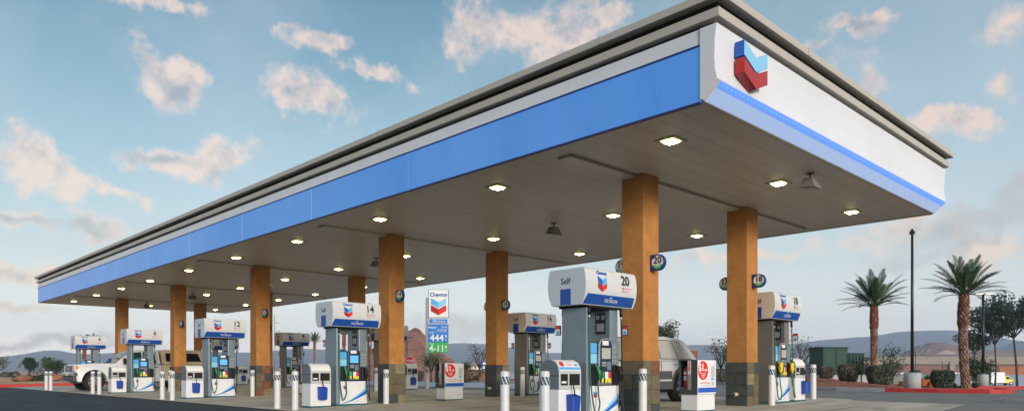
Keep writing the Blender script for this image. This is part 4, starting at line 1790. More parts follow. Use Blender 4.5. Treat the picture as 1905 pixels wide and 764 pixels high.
for i, ix in enumerate(IX):
    f, r = FRONT_N[i], REAR_N[i]
    if i < 4:
        service_unit(ix + .09, 9.09, f'white and gray windshield service unit with rounded top before pump {f}', f'blue squeegee bucket on the service unit before pump {f}')
    service_unit(ix + .03, 17.95, f'white windshield service unit with rounded top behind pump {r}', f'blue squeegee bucket on the service unit behind pump {r}', i == 0)

PG = 'promotion cabinets between the columns'
cab0 = ext0 = None


def promo(x, y, lab, lab2):
    global cab0, ext0
    z = zf(y)
    if cab0 is None:
        c = cab0 = thing('promotion_cabinet', lab, 'cabinet', (x, y, z), 0, PG)
        MB().use('teal_base').box(-.19, .205, -.345, .345, -.03, .03).build('base', c)
        MB().use('white_panel').box(-.185, .20, -.34, .34, .032, .36).build('plinth', c, bevel=.008)
        mb = MB().use('ad_gray')
        mb.box(-.235, .205, -.12, .36, .362, 1.075)              # solid rear part
        mb.box(.03, .205, -.36, -.1202, .362, 1.075)             # block beside the niche
        mb.box(-.235, -.215, -.36, -.1202, .50, 1.075)           # niche side
        mb.box(-.2148, .0298, -.36, -.1202, .362, .49)           # niche floor
        mb.box(-.2148, .0298, -.36, -.1202, 1.055, 1.075)        # niche roof
        MB_ = mb.build('cabinet_body', c)
        mb = MB().use('steel_post').box(-.012, .026, -.375, -.361, .45, 1.07).box(.0302, .07, -.375, -.3612, .45, 1.07)
        pst = mb.build('door_post', c, bevel=.004)
        mb = MB().use('label_white').box(-.002, .062, -.379, -.3755, .78, 1.04)
        mb.use('label_red')
        mb.add([(.015, -.3795, .90), (.045, -.3795, .90), (.045, -.3795, 1.02), (.015, -.3795, 1.02)], [(0, 1, 2, 3)])
        mb.add([(.004, -.3795, .90), (.030, -.3795, .80), (.056, -.3795, .90)], [(0, 1, 2)])
        mb.build('arrow_sign', pst, fix=False)
        for s, fc in ((1, '+x'), (-1, '-x')):
            X = .2065 if s > 0 else -.2365
            mb = MB().use('white_panel')
            ylo = -.355 if s > 0 else -.115
            mb.box(*sorted((X, X + s * .012)), ylo, .355, .365, 1.07)
            fp = mb.build('poster_panel', c, bevel=.004)
            XX = X + s * .013
            mb = MB().use('light_blue' if s < 0 else 'mid_blue')
            mb.box(*sorted((XX, XX + s * .002)), ylo + .01, .35, .40, .50)
            mb.build('blue_strip', fp)
            if s > 0:
                mb = MB().use('brand_red')
                cy_, cz_ = -.155, .855
                pts = [(u, v_) for u, v_ in round_poly(0, 0, .195, 28)]
                pts = [(u, min(v_, .205)) for u, v_ in pts]
                face_poly(mb, pts, (XX, cy_, cz_), fc, .002)
                mb.build('red_disc', fp, fix=False)
                mb = MB().use('label_white')
                put_text(mb, '$1', .215, (XX + .003, cy_ - .07, cz_ + .055), fc, .006, .001)
                put_text(mb, 'OFF', .062, (XX + .003, cy_ + .10, cz_ + .005), fc, .003, .001)
                for q, w_ in ((-.065, .20), (-.105, .14), (-.142, .08)):
                    mb.box(XX + .0025, XX + .004, cy_ - w_ / 2, cy_ + w_ / 2, cz_ + q - .007, cz_ + q + .007)
                mb.build('offer_lettering', fp, fix=False)
                mb = MB().use('ink_pink').box(XX, XX + .002, -.28, .12, .585, .612)
                mb.use('ink_gray')
                for q in (.55, .535):
                    mb.box(XX, XX + .0015, -.22, .14, q, q + .005)
                mb.use('unit_light').box(XX, XX + .002, .16, .30, .72, .95)
                mb.use('light_blue').box(XX, XX + .002, .16, .28, .655, .70)
                mb.use('unit_light').box(XX, XX + .002, .18, .27, .53, .63)
                mb.build('small_print', fp)
    else:
        dup(cab0, (x, y, z), label=lab)
    el = (x - .115, y - .24, z + .49)
    if ext0 is None:
        e = ext0 = thing('fire_extinguisher', lab2, 'fire extinguisher', el, 0, 'fire extinguishers in the cabinets')
        MB().use('label_red').lathe(0, 0, [(.060, 0), (.066, .012), (.066, .36), (.055, .405), (.025, .43), (.02, .45)], 18).build('cylinder', e)
        mb = MB().use('black').tube([(0, 0, .45), (0, 0, .485)], .018, 8).tube([(0, -.05, .50), (0, .05, .475)], .012, 6).tube([(.03, -.05, .46), (.055, -.06, .38), (.06, -.06, .18)], .010, 6)
        mb.build('valve', e)
        mb = MB().use('label_white')
        for z0, z1 in ((.16, .25), (.28, .34)):
            n_ = 12
            ring = [(.067 * math.cos(R(lerp(200, 340, k / n_))), .067 * math.sin(R(lerp(200, 340, k / n_)))) for k in range(n_ + 1)]
            for p_, q_ in zip(ring, ring[1:]):
                mb.add([(p_[0], p_[1], z0), (q_[0], q_[1], z0), (q_[0], q_[1], z1), (p_[0], p_[1], z1)], [(0, 1, 2, 3)])
        mb.build('paper_label', e, fix=False)
    else:
        dup(ext0, el, label=lab2)


PL = {0: 'between the nearest column pair', 1: 'between the second column pair', 2: 'between the third column pair', 3: 'between the fourth column pair', 4: 'between the farthest column pair'}
for i, ix in enumerate(IX):
    promo(ix + .12, 13.36, f'white promotion cabinet with a red one dollar disc {PL[i]}', f'red fire extinguisher in the niche of the cabinet {PL[i]}')
# ================================================================== VEHICLES
def arch_pts(yc, zc, r, z_cut, n=12):
    """wheel arch from front to rear, traced over the top, cut at z_cut"""
    a0 = math.asin(max(-1, min(1, (z_cut - zc) / r)))
    return [(yc - r * math.cos(lerp(a0, math.pi - a0, k / n)), zc + r * math.sin(lerp(a0, math.pi - a0, k / n))) for k in range(n + 1)]


def wheel(parent, x, y, r, w, s, rim='alloy'):
    """s=+1: outer face towards +x"""
    mb = MB().use('tyre')
    n_ = 28
    prof_ = [(-w / 2, r * .62), (-w / 2, r * .93), (-w / 2 + .035, r), (w / 2 - .035, r), (w / 2, r * .93), (w / 2, r * .66)]
    vv, ff = [], []
    for px_, pr_ in prof_:
        vv += [(x + px_ * s, y + pr_ * math.cos(2 * math.pi * i / n_), r + pr_ * math.sin(2 * math.pi * i / n_)) for i in range(n_)]
    for k in range(len(prof_) - 1):
        ff += [(k * n_ + i, k * n_ + (i + 1) % n_, (k + 1) * n_ + (i + 1) % n_, (k + 1) * n_ + i) for i in range(n_)]
    ff.append(tuple(range(n_)))
    mb.add(vv, ff, True)
    o = mb.build('wheel', parent)
    mb = MB().use('black').disc_x(x + s * (w / 2 - .05) - (0 if s > 0 else .02), y, r, r * .66, .02, 28)
    mb.use(rim)
    xo = x + s * (w / 2 - .028)
    for k in range(6):
        a = 2 * math.pi * k / 6 + .2
        ca, sa = math.cos(a), math.sin(a)

        def P(u, v_, dx):
            return (xo + s * dx, y + u * ca - v_ * sa, r + u * sa + v_ * ca)
        q = [P(r * .08, -.045, .012), P(r * .62, -.032, .0), P(r * .62, .032, .0), P(r * .08, .045, .012)]
        b_ = [P(r * .08, -.045, -.02), P(r * .62, -.032, -.02), P(r * .62, .032, -.02), P(r * .08, .045, -.02)]
        mb.add(q + b_, [(0, 1, 2, 3), (4, 5, 6, 7), (0, 1, 5, 4), (1, 2, 6, 5), (2, 3, 7, 6), (3, 0, 4, 7)])
    ring_o = [(r * .67), (r * .60)]
    vv, ff = [], []
    for rr in ring_o:
        vv += [(xo + s * .006, y + rr * math.cos(2 * math.pi * i / n_), r + rr * math.sin(2 * math.pi * i / n_)) for i in range(n_)]
    ff = [(i, (i + 1) % n_, n_ + (i + 1) % n_, n_ + i) for i in range(n_)]
    mb.add(vv, ff)
    mb.disc_x(xo - .005 if s > 0 else xo - .015, y, r, r * .14, .02, 12)
    mb.build('rim', o)
    return o


def side_panel(mb, pts, hw, off=.006, th=.006):
    """Thin plates on both flanks following the half width hw(y,z)."""
    n_ = len(pts)
    for s in (1, -1):
        vv = [(s * (hw(*p) + off), p[0], p[1]) for p in pts] + [(s * (hw(*p) + off - th), p[0], p[1]) for p in pts]
        mb.add(vv, [tuple(range(n_)), tuple(range(n_, 2 * n_))] + [(i, (i + 1) % n_, n_ + (i + 1) % n_, n_ + i) for i in range(n_)])
    return mb


def flank(name, matname, pts, hw, parent, off=.006):
    """the same plate on either flank, each an object of its own"""
    for s in (1, -1):
        n_ = len(pts)
        mb = MB().use(matname)
        vv = [(s * (hw(*p) + off), p[0], p[1]) for p in pts] + [(s * (hw(*p) + off - .006), p[0], p[1]) for p in pts]
        mb.add(vv, [tuple(range(n_)), tuple(range(n_, 2 * n_))] + [(i, (i + 1) % n_, n_ + (i + 1) % n_, n_ + i) for i in range(n_)])
        mb.build(name, parent)


# ---- white pickup with beige camper shell
def pickup():
    y0, x0 = 8.38, -37.5
    p = thing('pickup_truck', 'white pickup truck with a beige camper shell waiting between the far pump islands', 'pickup truck', (x0, y0, zf(9.5)))
    L, AX0, AX1, WR = 5.95, .78, 4.75, .41
    bodyp = [(.10, .42), (AX0 - .52, .42)] + arch_pts(AX0, .44, .52, .42) + [(3.62, .42), (3.62, 1.20), (1.62, 1.235), (1.45, 1.25), (.75, 1.245), (.18, 1.19), (.06, 1.12), (.03, .80)]
    hw = [.97 if z < 1.0 else (.99 if y > .6 else .93) for y, z in bodyp]
    hw = [.90 if y < .2 and z > 1.0 else h for (y, z), h in zip(bodyp, hw)]
    MB().use('truck_white').shell(bodyp, hw).build('body', p, bevel=.035)
    bedp = [(3.64, .45), (AX1 - .50, .45)] + arch_pts(AX1, .44, .50, .45) + [(L - .03, .50), (L, .62), (L, 1.20), (3.64, 1.20)]
    MB().use('shell_beige').shell(bedp, [.985] * len(bedp)).build('cargo_bed', p, bevel=.03)
    # cab
    cabp = [(1.62, 1.22), (2.28, 1.80), (2.50, 1.885), (3.30, 1.915), (3.56, 1.86), (3.62, 1.22)]

    def chw(y, z):
        return lerp(.955, .755, max(0, (z - 1.22) / .70))
    cab = MB().use('truck_white').shell(cabp, [chw(*q) for q in cabp]).build('cab', p, bevel=.035)
    flank('front_side_window', 'glass_green', [(1.98, 1.27), (2.40, 1.76), (2.78, 1.795), (2.78, 1.27)], chw, cab, .010)
    flank('rear_side_window', 'glass_dark', [(2.86, 1.27), (2.86, 1.80), (3.34, 1.80), (3.42, 1.27)], chw, cab, .010)
    mb = MB().use('glass_green')
    a, b_ = (1.66, 1.25), (2.24, 1.765)
    n_ = Vector((0, -(b_[1] - a[1]), b_[0] - a[0])).normalized() * .02
    wa, wb = chw(*a) - .07, chw(*b_) - .06
    mb.add([(-wa, a[0] + n_.y, a[1] + n_.z), (wa, a[0] + n_.y, a[1] + n_.z), (wb, b_[0] + n_.y, b_[1] + n_.z), (-wb, b_[0] + n_.y, b_[1] + n_.z)], [(0, 1, 2, 3)])
    mb.build('windshield', cab)
    # camper shell
    shp = [(3.68, 1.21), (3.66, 1.86), (3.80, 1.93), (5.45, 1.92), (5.62, 1.86), (5.93, 1.21)]

    def shw(y, z):
        return lerp(.97, .80, max(0, (z - 1.21) / .72))
    sh = MB().use('shell_beige').shell(shp, [shw(*q) for q in shp]).build('camper_shell', p, bevel=.04)
    flank('shell_window', 'glass_dark', [(3.86, 1.36), (3.86, 1.76), (4.60, 1.76), (4.60, 1.36)], shw, sh, .008)
    flank('shell_window', 'glass_dark', [(4.70, 1.36), (4.70, 1.76), (5.38, 1.76), (5.54, 1.36)], shw, sh, .008)
    # nose
    g = MB().use('chrome').box(-.66, .66, -.02, .06, .86, 1.15).build('grille', p, bevel=.02)
    mb = MB().use('black')
    for z_ in (.885, .985, 1.07):
        mb.box(-.58, .58, -.028, -.021, z_, z_ + .055)
    mb.use('chrome').box(-.16, .16, -.034, -.0285, .96, 1.06)
    mb.build('grille_slot', g)
    for s in (-1, 1):
        h = MB().use('lamp_clear').box(*sorted((s * .67, s * .93)), -.005, .10, .88, 1.15).build('headlight', p, bevel=.02)
        MB().use('lamp_amber').box(*sorted((s * .90, s * .955)), .03, .14, .98, 1.12).build('turn_signal', h, bevel=.012)
        MB().use('black').disc_x(s * .66 - .03, 0, .62, .06, .06, 12).build('fog_lamp', p)
    MB().use('chrome').box(-.98, .98, -.10, .12, .66, .83).build('bumper', p, bevel=.04)
    mb = MB().use('cladding').box(-.94, .94, -.06, .14, .45, .655)
    mb.build('bumper_valance', p, bevel=.03)
    MB().use('label_white').box(-.15, .15, -.108, -.101, .69, .80).build('licence_plate', p)
    for s in (-1, 1):
        wheel(p, s * .86, AX0, WR, .27, s)
        wheel(p, s * .86, AX1, WR, .27, s)
        mb = MB().use('black').tube([(s * .92, 2.02, 1.28), (s * 1.12, 1.98, 1.32)], .025, 6)
        mb.box(*sorted((s * 1.04, s * 1.24)), 1.93, 2.02, 1.22, 1.50)
        mb.build('side_mirror', p, bevel=.02)
        # fender flare
        mb = MB().use('truck_white')
        for yc, rr in ((AX0, .52),):
            pts = arch_pts(yc, .44, rr + .055, .46, 14)
            pin = arch_pts(yc, .44, rr - .0, .46, 14)
            vv = [(s * 1.005, a[0], a[1]) for a in pts] + [(s * 1.015, a[0], a[1]) for a in pin] + [(s * .95, a[0], a[1]) for a in pts]
            k = len(pts)
            ff = [(i, i + 1, k + i + 1, k + i) for i in range(k - 1)] + [(i, i + 1, 2 * k + i + 1, 2 * k + i) for i in range(k - 1)]
            mb.add(vv, ff, True)
        mb.build('fender_flare', p)
        mb = MB().use('trim_dark')
        X = sorted((s * .9905, s * .993))
        for yy in (1.70, 2.82, 3.56):
            mb.box(*X, yy, yy + .012, .52, 1.19)
        mb.box(*X, 1.70, 3.56, .515, .525)
        mb.build('door_gap', p)
        for yy in (2.58, 3.30):
            MB().use('chrome').box(*sorted((s * .985, s * 1.02)), yy, yy + .17, 1.07, 1.11).build('door_handle', p, bevel=.01)
        MB().use('cladding').box(*sorted((s * .80, s * 1.0)), 1.55, 3.60, .36, .415).build('running_board', p, bevel=.01)
        MB().use('lamp_red').box(*sorted((s * .93, s * .99)), L - .05, L + .01, .80, 1.15).build('tail_light', p, bevel=.01)
    MB().use('black').box(-.85, .85, .2, L - .2, .34, .415).box(-.70, .70, AX0 - .5, AX0 + .5, .418, .93).box(-.70, .70, AX1 - .48, AX1 + .48, .418, .93).build('chassis', p)
    return p


pickup()


# ---- silver suv behind the nearest front column
def suv():
    p = thing('suv', 'silver suv with dark lower sides parked behind the nearest front column', 'suv', (-11.45, 12.85, zf(14.5)))
    L, A0, A1, WR = 4.45, .86, 3.55, .385
    bp = [(.12, .34), (A0 - .46, .36)] + arch_pts(A0, .40, .46, .36) + arch_pts(A1, .40, .46, .36) + [(L - .12, .40), (L, .55), (L, .98), (L - .06, 1.10), (1.35, 1.10), (.25, .98), (.04, .86), (0, .55)]

    def bw(y, z):
        return (.95 if z < 1.0 else .93) - (.06 if y < .3 else 0) - (.05 if y > L - .15 else 0)
    MB().use('suv_silver').shell(bp, [bw(*q) for q in bp]).build('body', p, bevel=.045, seg=3)
    cp = [(1.10, 1.09), (1.95, 1.62), (2.20, 1.69), (3.10, 1.72), (3.75, 1.68), (3.98, 1.62), (L - .08, 1.09)]

    def cw(y, z):
        return lerp(.925, .70, max(0, (z - 1.09) / .63))
    cab = MB().use('suv_silver').shell(cp, [cw(*q) for q in cp]).build('cabin', p, bevel=.035)
    for nm, pts in (('front_window', [(1.55, 1.14), (2.08, 1.55), (2.55, 1.60), (2.55, 1.14)]), ('rear_window', [(2.63, 1.14), (2.63, 1.605), (3.23, 1.61), (3.38, 1.14)]),
                    ('quarter_window', [(3.46, 1.14), (3.32, 1.60), (3.66, 1.585), (4.06, 1.14)])):
        flank('window_surround', 'black', [(lerp(a, sum(q[0] for q in pts) / 4, -.07), lerp(b_, 1.37, -.07)) for a, b_ in pts], cw, cab, .005)
        flank(nm, 'glass_pale', pts, cw, cab, .009)
    mb = MB().use('glass_dark').add([(-.66, L - .10 + .02, 1.14), (.66, L - .10 + .02, 1.14), (.56, 4.0 + .02, 1.60), (-.56, 4.0 + .02, 1.60)], [(0, 1, 2, 3)])
    mb.build('tailgate_window', cab)
    for s in (1, -1):
        X = sorted((s * .952, s * .962))
        mb = MB().use('cladding').box(*sorted((s * .952, s * .962)), 1.36, 3.06, .36, .82).box(*sorted((s * .952, s * .9615)), 4.0, 4.34, .46, .80)  # dark panels reach mid height on the doors and rear quarter
        for yc in (A0, A1):
            po, pi_ = arch_pts(yc, .40, .54, .40, 14), arch_pts(yc, .40, .455, .40, 14)
            k = len(po)
            vv = [(s * .962, a[0], a[1]) for a in po] + [(s * .968, a[0], a[1]) for a in pi_]
            mb.add(vv, [(i, i + 1, k + i + 1, k + i) for i in range(k - 1)], True)
        mb.build('lower_dark_panel', p)
        MB().use('suv_silver').box(*sorted((s * .955, s * .982)), 1.5, 3.03, .56, .61).build('door_moulding', p, bevel=.008)
        wheel(p, s * .82, A0, WR, .24, s)
        wheel(p, s * .82, A1, WR, .24, s)
        MB().use('lamp_red').box(*sorted((s * .78, s * .935)), L - .16, L + .0, .86, 1.04).build('tail_light', p, bevel=.012)
        MB().use('lamp_clear').box(*sorted((s * .62, s * .90)), .015, .2, .74, .88).build('headlight', p, bevel=.012)
        for yy in (2.35, 3.22):
            MB().use('chrome').box(*sorted((s * .94, s * .968)), yy, yy + .17, .98, 1.01).build('door_handle', p, bevel=.008)
        MB().use('trim_dark').box(*sorted((s * .9505, s * .9535)), 2.59, 2.605, .64, 1.08).build('door_gap', p)
        MB().use('black').tube([(s * .60, 2.1, 1.73), (s * .60, 3.7, 1.735)], .018, 6).build('roof_rail', p)
    MB().use('cladding').box(-.90, .90, L - .05, L + .06, .42, .62).build('rear_bumper', p, bevel=.03)
    MB().use('cladding').box(-.88, .88, -.05, .06, .36, .58).build('front_bumper', p, bevel=.03)
    MB().use('black').box(-.8, .8, .3, L - .3, .27, .335).box(-.67, .67, A0 - .44, A0 + .44, .338, .84).box(-.67, .67, A1 - .44, A1 + .44, .338, .84).build('chassis', p)


suv()

# ---- yellow truck with a white box body on the lower lot
tx, ty = at(1862, 150)
bt = thing('box_truck', 'small box truck with yellow cab and white box on the lower lot', 'truck', (tx, ty, zt(tx, ty) + .07), R(135.9))
MB().use('white_panel').box(-1.05, 1.05, -.15, 2.85, .55, 2.75).build('cargo_box', bt, bevel=.03)
MB().use('black').box(-1.06, 1.06, 2.70, 2.86, .5, 2.8).build('box_frame', bt)
cp = [(-.25, .5), (-.25, 1.9), (-.95, 2.0), (-1.25, 1.75), (-1.75, 1.25), (-2.1, 1.15), (-2.15, .5)]
cb = MB().use('yellow_paint').shell(cp, [.95, .85, .85, .88, .95, .95, .95]).build('cab', bt, bevel=.05)
flank('side_window', 'glass_dark', [(-.45, 1.3), (-.45, 1.8), (-.95, 1.82), (-1.45, 1.3)], lambda y, z: lerp(.95, .86, (z - 1.2) / .8), cb, .01)
for s in (-1, 1):
    for yy in (-1.5, 2.1):
        wheel(bt, s * .85, yy, .42, .28, s)
    MB().use('black').box(*sorted((s * .955, s * .975)), -2.12, -1.95, .6, 1.0).build('headlight', bt)
MB().use('black').box(-.8, .8, -2.0, 2.6, .42, .545).build('chassis', bt)

# ---- distant parked cars
car = None
for k, (px, col_, w) in enumerate([(1664, 'far_paint', 'white car parked before the distant store, leftmost of the row'), (1674, 'far_paint_dark', 'dark car parked before the distant store, second of the row'),
                                   (1734, 'far_paint', 'white car parked before the distant store beside the clipped hedge'), (1783, 'far_paint', 'pale car parked before the distant store beside the curved palm trunk'),
                                   (1846, 'far_paint_dark', 'dark car parked before the distant store behind the twin-headed lamp')]):
    x, y = at(px, 300)
    c = thing('parked_car', w, 'car', (x, y, zt(x, y) + .06), R(135.9 + (0 if k % 2 else 180)), 'cars parked before the distant store')
    MB().use(col_).shell([(0, .3), (4.4, .3), (4.45, .8), (3.9, .95), (3.2, 1.42), (1.9, 1.45), (1.1, .95), (.1, .8)], [.88, .88, .88, .85, .66, .66, .85, .88]).build('body', c, bevel=.06)
    flank('side_window', 'glass_dark', [(1.35, 1.0), (1.95, 1.38), (3.1, 1.36), (3.6, 1.0)], lambda y, z: lerp(.85, .66, (z - .95) / .5), c, .012)
    for s in (-1, 1):
        for yy in (.85, 3.6):
            MB().use('tyre').disc_x(s * .8 - .1, yy, .32, .32, .2, 14).build('wheel', c)


# ================================================================== PALMS
def palm(x, y, z, label, h, r_low, r_up, up_len, crown, rnd, nf=64, lean=(0, 0), lod=1.0, group='date palms'):
    p = thing('palm_tree', label, 'palm tree', (x, y, z), 0, group)

    def axis(t_):
        return Vector((lean[0] * math.sin(t_ * 2.6) + 0, lean[1] * math.sin(t_ * 2.6), h * t_))
    mb = MB().use('palm_bark')
    ts = [k / 24 for k in range(25)]

    def rad(t_):
        zz = h * t_
        u = h - zz
        base = r_low * (1.12 if t_ < .05 else 1.0)
        if u < up_len:
            q = u / up_len
            return lerp(r_up * .86, r_up, min(1, q * 2.2)) if q < .9 else lerp(r_up, base, (q - .9) * 8)
        return base
    mb.tube([axis(t_) for t_ in ts], [rad(t_) * .93 for t_ in ts], 14)
    # leaf-base stubs in rising spirals
    zz, ring = .06, 0
    while zz < h - .05:
        t_ = zz / h
        rr = rad(t_)
        nst = 9 if lod >= 1 else 7
        c = axis(t_)
        upz = h - zz < up_len
        for k in range(nst):
            a = 2 * math.pi * (k + .5 * (ring % 2)) / nst + rnd.uniform(-.06, .06)
            ca, sa = math.cos(a), math.sin(a)
            w_, hh, dp = rr * .36, .12 * rnd.uniform(.85, 1.15), rr * .26 * rnd.uniform(.7, 1.3)
            mb.use('palm_upper' if (upz and rnd.random() < .75) else rnd.choice(('palm_stub', 'palm_bark', 'palm_stub')))

            def Q(rad_, tang, dz):
                return (c.x + ca * rad_ - sa * tang, c.y + sa * rad_ + ca * tang, c.z + dz)
            vv = [Q(rr * .85, -w_ * .9, -hh * .55), Q(rr * .85, w_ * .9, -hh * .55), Q(rr * .85, 0, hh * .9), Q(rr + dp, -w_ * .55, hh * .30), Q(rr + dp, w_ * .55, hh * .30), Q(rr + dp * .4, 0, -hh * .45)]
            mb.add(vv, [(0, 5, 3), (5, 4, 3), (5, 1, 4), (0, 3, 2), (1, 2, 4), (3, 4, 2), (0, 1, 5)])
        zz += .105
        ring += 1
    mb.build('trunk', p)
    # crown
    mb = MB()
    top = axis(1.0)
    for k in range(nf):
        q = (k + .5) / nf
        el = R(lerp(84, 10, q ** .85)) + rnd.uniform(-.10, .10)
        azi = k * 2.39996 + rnd.uniform(-.2, .2)
        Lf = crown * rnd.uniform(.92, 1.12) * lerp(1.02, .95, q)
        droop = lerp(.25, .46, q) * rnd.uniform(.7, 1.3)
        pts = []
        pos = Vector((top.x + math.cos(azi) * r_up * .35, top.y + math.sin(azi) * r_up * .35, top.z - .05))
        ns = 12
        for s in range(ns + 1):
            pts.append(pos.copy())
            e = el - droop * (s / ns) ** 1.6 * 1.6
            pos = pos + Vector((math.cos(azi) * math.cos(e), math.sin(azi) * math.cos(e), math.sin(e))) * (Lf / ns)
        mb.use('frond_lime').tube(pts, [lerp(.018, .005, s / ns) for s in range(ns + 1)], 4, False)
        nl = int(40 * lod)
        tone = 'frond' if rnd.random() < .8 else 'frond_lime'
        for m_ in range(nl):
            s = lerp(.26, 1.0, m_ / (nl - 1)) * ns
            i = min(ns - 1, int(s))
            P = pts[i].lerp(pts[i + 1], s - i)
            d = (pts[i + 1] - pts[i]).normalized()
            side = d.cross(Vector((0, 0, 1)))
            side = side.normalized() if side.length > .05 else Vector((math.sin(azi), -math.cos(azi), 0))
            upv = side.cross(d)
            ll = Lf * .18 * math.sin(math.pi * lerp(.28, .93, m_ / nl)) * rnd.uniform(.85, 1.15)
            mb.use(tone)
            for sg in (-1, 1):
                dd = (side * sg * .62 + d * .72 + upv * .22 + Vector((rnd.uniform(-.1, .1), rnd.uniform(-.1, .1), rnd.uniform(-.16, .06)))).normalized()
                wv = dd.cross(upv).normalized() * (.010 / lod)
                e1 = P + dd * ll * .5
                e2 = P + dd * ll + Vector((0, 0, -.03 * ll))
                mb.add([P - wv * .6, P + wv * .6, e1 + wv, e1 - wv, e2], [(0, 1, 2, 3), (3, 2, 4)])
    mb.build('crown', p, fix=False)
    return p


x, y = at(1626, 30.5)
palm(x, y, bed_z(x, y) - .04, 'tall date palm rising behind the gray clipped shrubs, left of the lamp post', 3.40, .120, .148, 1.0, 1.48, random.Random(3), 42)
x, y = at(1797, 29.3)
palm(x, y, bed_z(x, y) - .04, 'tall date palm with a slightly bent trunk beside the red kerb tip', 3.80, .142, .178, 1.35, 1.55, random.Random(8), 46, lean=(-.08, -.10))
far_palms = [(585, 115, 6.0, 'distant date palm seen right of pump 8'), (555, 118, 6.0, 'distant date palm seen between the pillars of pump 8'), (640, 77, 4.7, 'date palm seen through the gap of pump 14'),
             (157, 82, 3.4, 'left of the two date palms seen under the hood of pump 4'), (173, 84, 3.5, 'right of the two date palms seen under the hood of pump 4'), (687, 53, 4.1, 'date palm trunk seen between pump 14 and the second front column')]
for k, (px, d, h, lab) in enumerate(far_palms):
    x, y = at(px, d)
    palm(x, y, zt(x, y), lab, h, .15, .18, 1.2, 1.6, random.Random(20 + k), 36, lod=.55, group='distant palms')


# ================================================================== TREES AND SHRUBS
def branchy(mb, base, h, spread, rnd, n_main, r0, mname, splay=.5, fork_at=.27):
    """trunk and limbs; returns the limb tips"""
    tips = []
    mb.use(mname)
    fork = base + Vector((rnd.uniform(-.03, .03) * h, rnd.uniform(-.03, .03) * h, h * rnd.uniform(fork_at - .05, fork_at + .05)))
    mb.tube([base - Vector((0, 0, .1)), base.lerp(fork, .5) + Vector((rnd.uniform(-.02, .02) * h, 0, 0)), fork], [r0 * 1.25, r0, r0 * .85], 8)
    for k in range(n_main):
        a = 2 * math.pi * (k + rnd.uniform(-.3, .3)) / n_main
        e = rnd.uniform(.55, 1.0)
        tip = fork + Vector((math.cos(a) * spread * splay * (1.4 - e), math.sin(a) * spread * splay * (1.4 - e), (h - fork.z + base.z) * e * .8))
        mid = fork.lerp(tip, .5) + Vector((rnd.uniform(-.06, .06), rnd.uniform(-.06, .06), rnd.uniform(0, .08))) * h
        mb.tube([fork, mid, tip], [r0 * .6, r0 * .38, r0 * .15], 6)
        tips += [tip, mid]
        for q in range(3):
            b0 = mid.lerp(tip, rnd.uniform(0, .8))
            b1 = b0 + Vector((rnd.gauss(0, 1), rnd.gauss(0, 1), rnd.uniform(.2, 1.2))).normalized() * h * rnd.uniform(.12, .24)
            mb.tube([b0, b0.lerp(b1, .5) + Vector((0, 0, .02 * h)), b1], [r0 * .22, r0 * .15, r0 * .07], 5)
            tips.append(b1)
    return tips


def tree(px, d, h, spread, label, rnd, mats, n_leaf, size, n_main=6, r0=None, clump=.20, z=None, twig='twig', cat='tree', group=None, name='tree', splay=.5, fork_at=.27):
    x, y = at(px, d)
    p = thing(name, label, cat, (x, y, (bed_z(x, y) - .05 if edge_dist(x, y, planter) > 0 else zt(x, y) + .12) if z is None else z), 0, group)
    mb = MB()
    tips = branchy(mb, Vector((0, 0, 0)), h, spread, rnd, n_main, r0 or h * .022, twig, splay, fork_at)
    mb.build('trunk', p, fix=False)
    mb = MB()
    per = max(3, n_leaf // len(tips))
    for t_ in tips:
        cr = clump * spread * rnd.uniform(.6, 1.35)
        mb.leaves(t_, (cr, cr, cr * .75), int(per * rnd.uniform(.5, 1.5)), size, rnd, mats, .6)
    mb.build('crown', p, fix=False)
    return p


DT = 'small desert trees beyond the forecourt'
tree(892, 52, 2.75, 1.9, 'sparse small tree with reddish leaves beside the blue road sign', random.Random(1), ['leaf_rust', 'leaf_green', 'leaf_dark'], 420, .06, 7, clump=.22, group=DT)
tree(1338, 46, 3.2, 2.0, 'sparse leafy tree left of the nearest rear column', random.Random(2), ['leaf_dark', 'leaf_green', 'leaf_rust'], 420, .06, 8, clump=.22, group=DT)
tree(1352, 43, 2.2, 1.2, 'bright green sapling close beside the nearest rear column', random.Random(12), ['leaf_green', 'leaf_light'], 600, .05, 6, clump=.24, group=DT)
tree(1492, 46, 3.3, 2.0, 'thin reddish tree behind the hood of pump 18', random.Random(4), ['leaf_rust', 'leaf_dark', 'leaf_dark'], 360, .055, 8, clump=.2, group=DT)
tree(1652, 36, 2.1, 1.7, 'airy tree right of the left tall palm trunk', random.Random(5), ['leaf_dark', 'leaf_dark', 'leaf_green'], 420, .05, 8, clump=.24, group=DT)
tree(1661, 38, 1.25, 1.3, 'low round olive tree between the left tall palm and the lamp post', random.Random(6), ['leaf_green', 'leaf_light', 'leaf_rust'], 900, .045, 6, clump=.28, group=DT)
tree(1604, 38, 1.6, 1.2, 'airy small tree between the green cabinets and the left tall palm', random.Random(7), ['leaf_dark', 'leaf_green'], 300, .05, 7, clump=.24, group=DT)
tree(1816, 52, 2.6, 1.8, 'dense dark green tree behind the right tall palm trunk', random.Random(9), ['leaf_dark', 'leaf_green'], 2600, .085, 7, clump=.34, group=DT, splay=.42)
tree(1231, 58, 4.9, 2.0, 'dense dark evergreen tree behind the silver suv', random.Random(10), ['leaf_dark', 'leaf_green', 'leaf_light'], 4200, .09, 9, clump=.30, splay=.42, group=DT)
tree(802, 47, 1.9, 1.6, 'leafy green bush tree below the price sign', random.Random(11), ['leaf_green', 'leaf_light'], 900, .06, 7, clump=.3, group=DT)
tree(866, 48, 1.5, .9, 'dark green conical shrub right of the second promotion cabinet', random.Random(13), ['leaf_dark', 'leaf_green'], 900, .05, 6, clump=.3, group=DT)
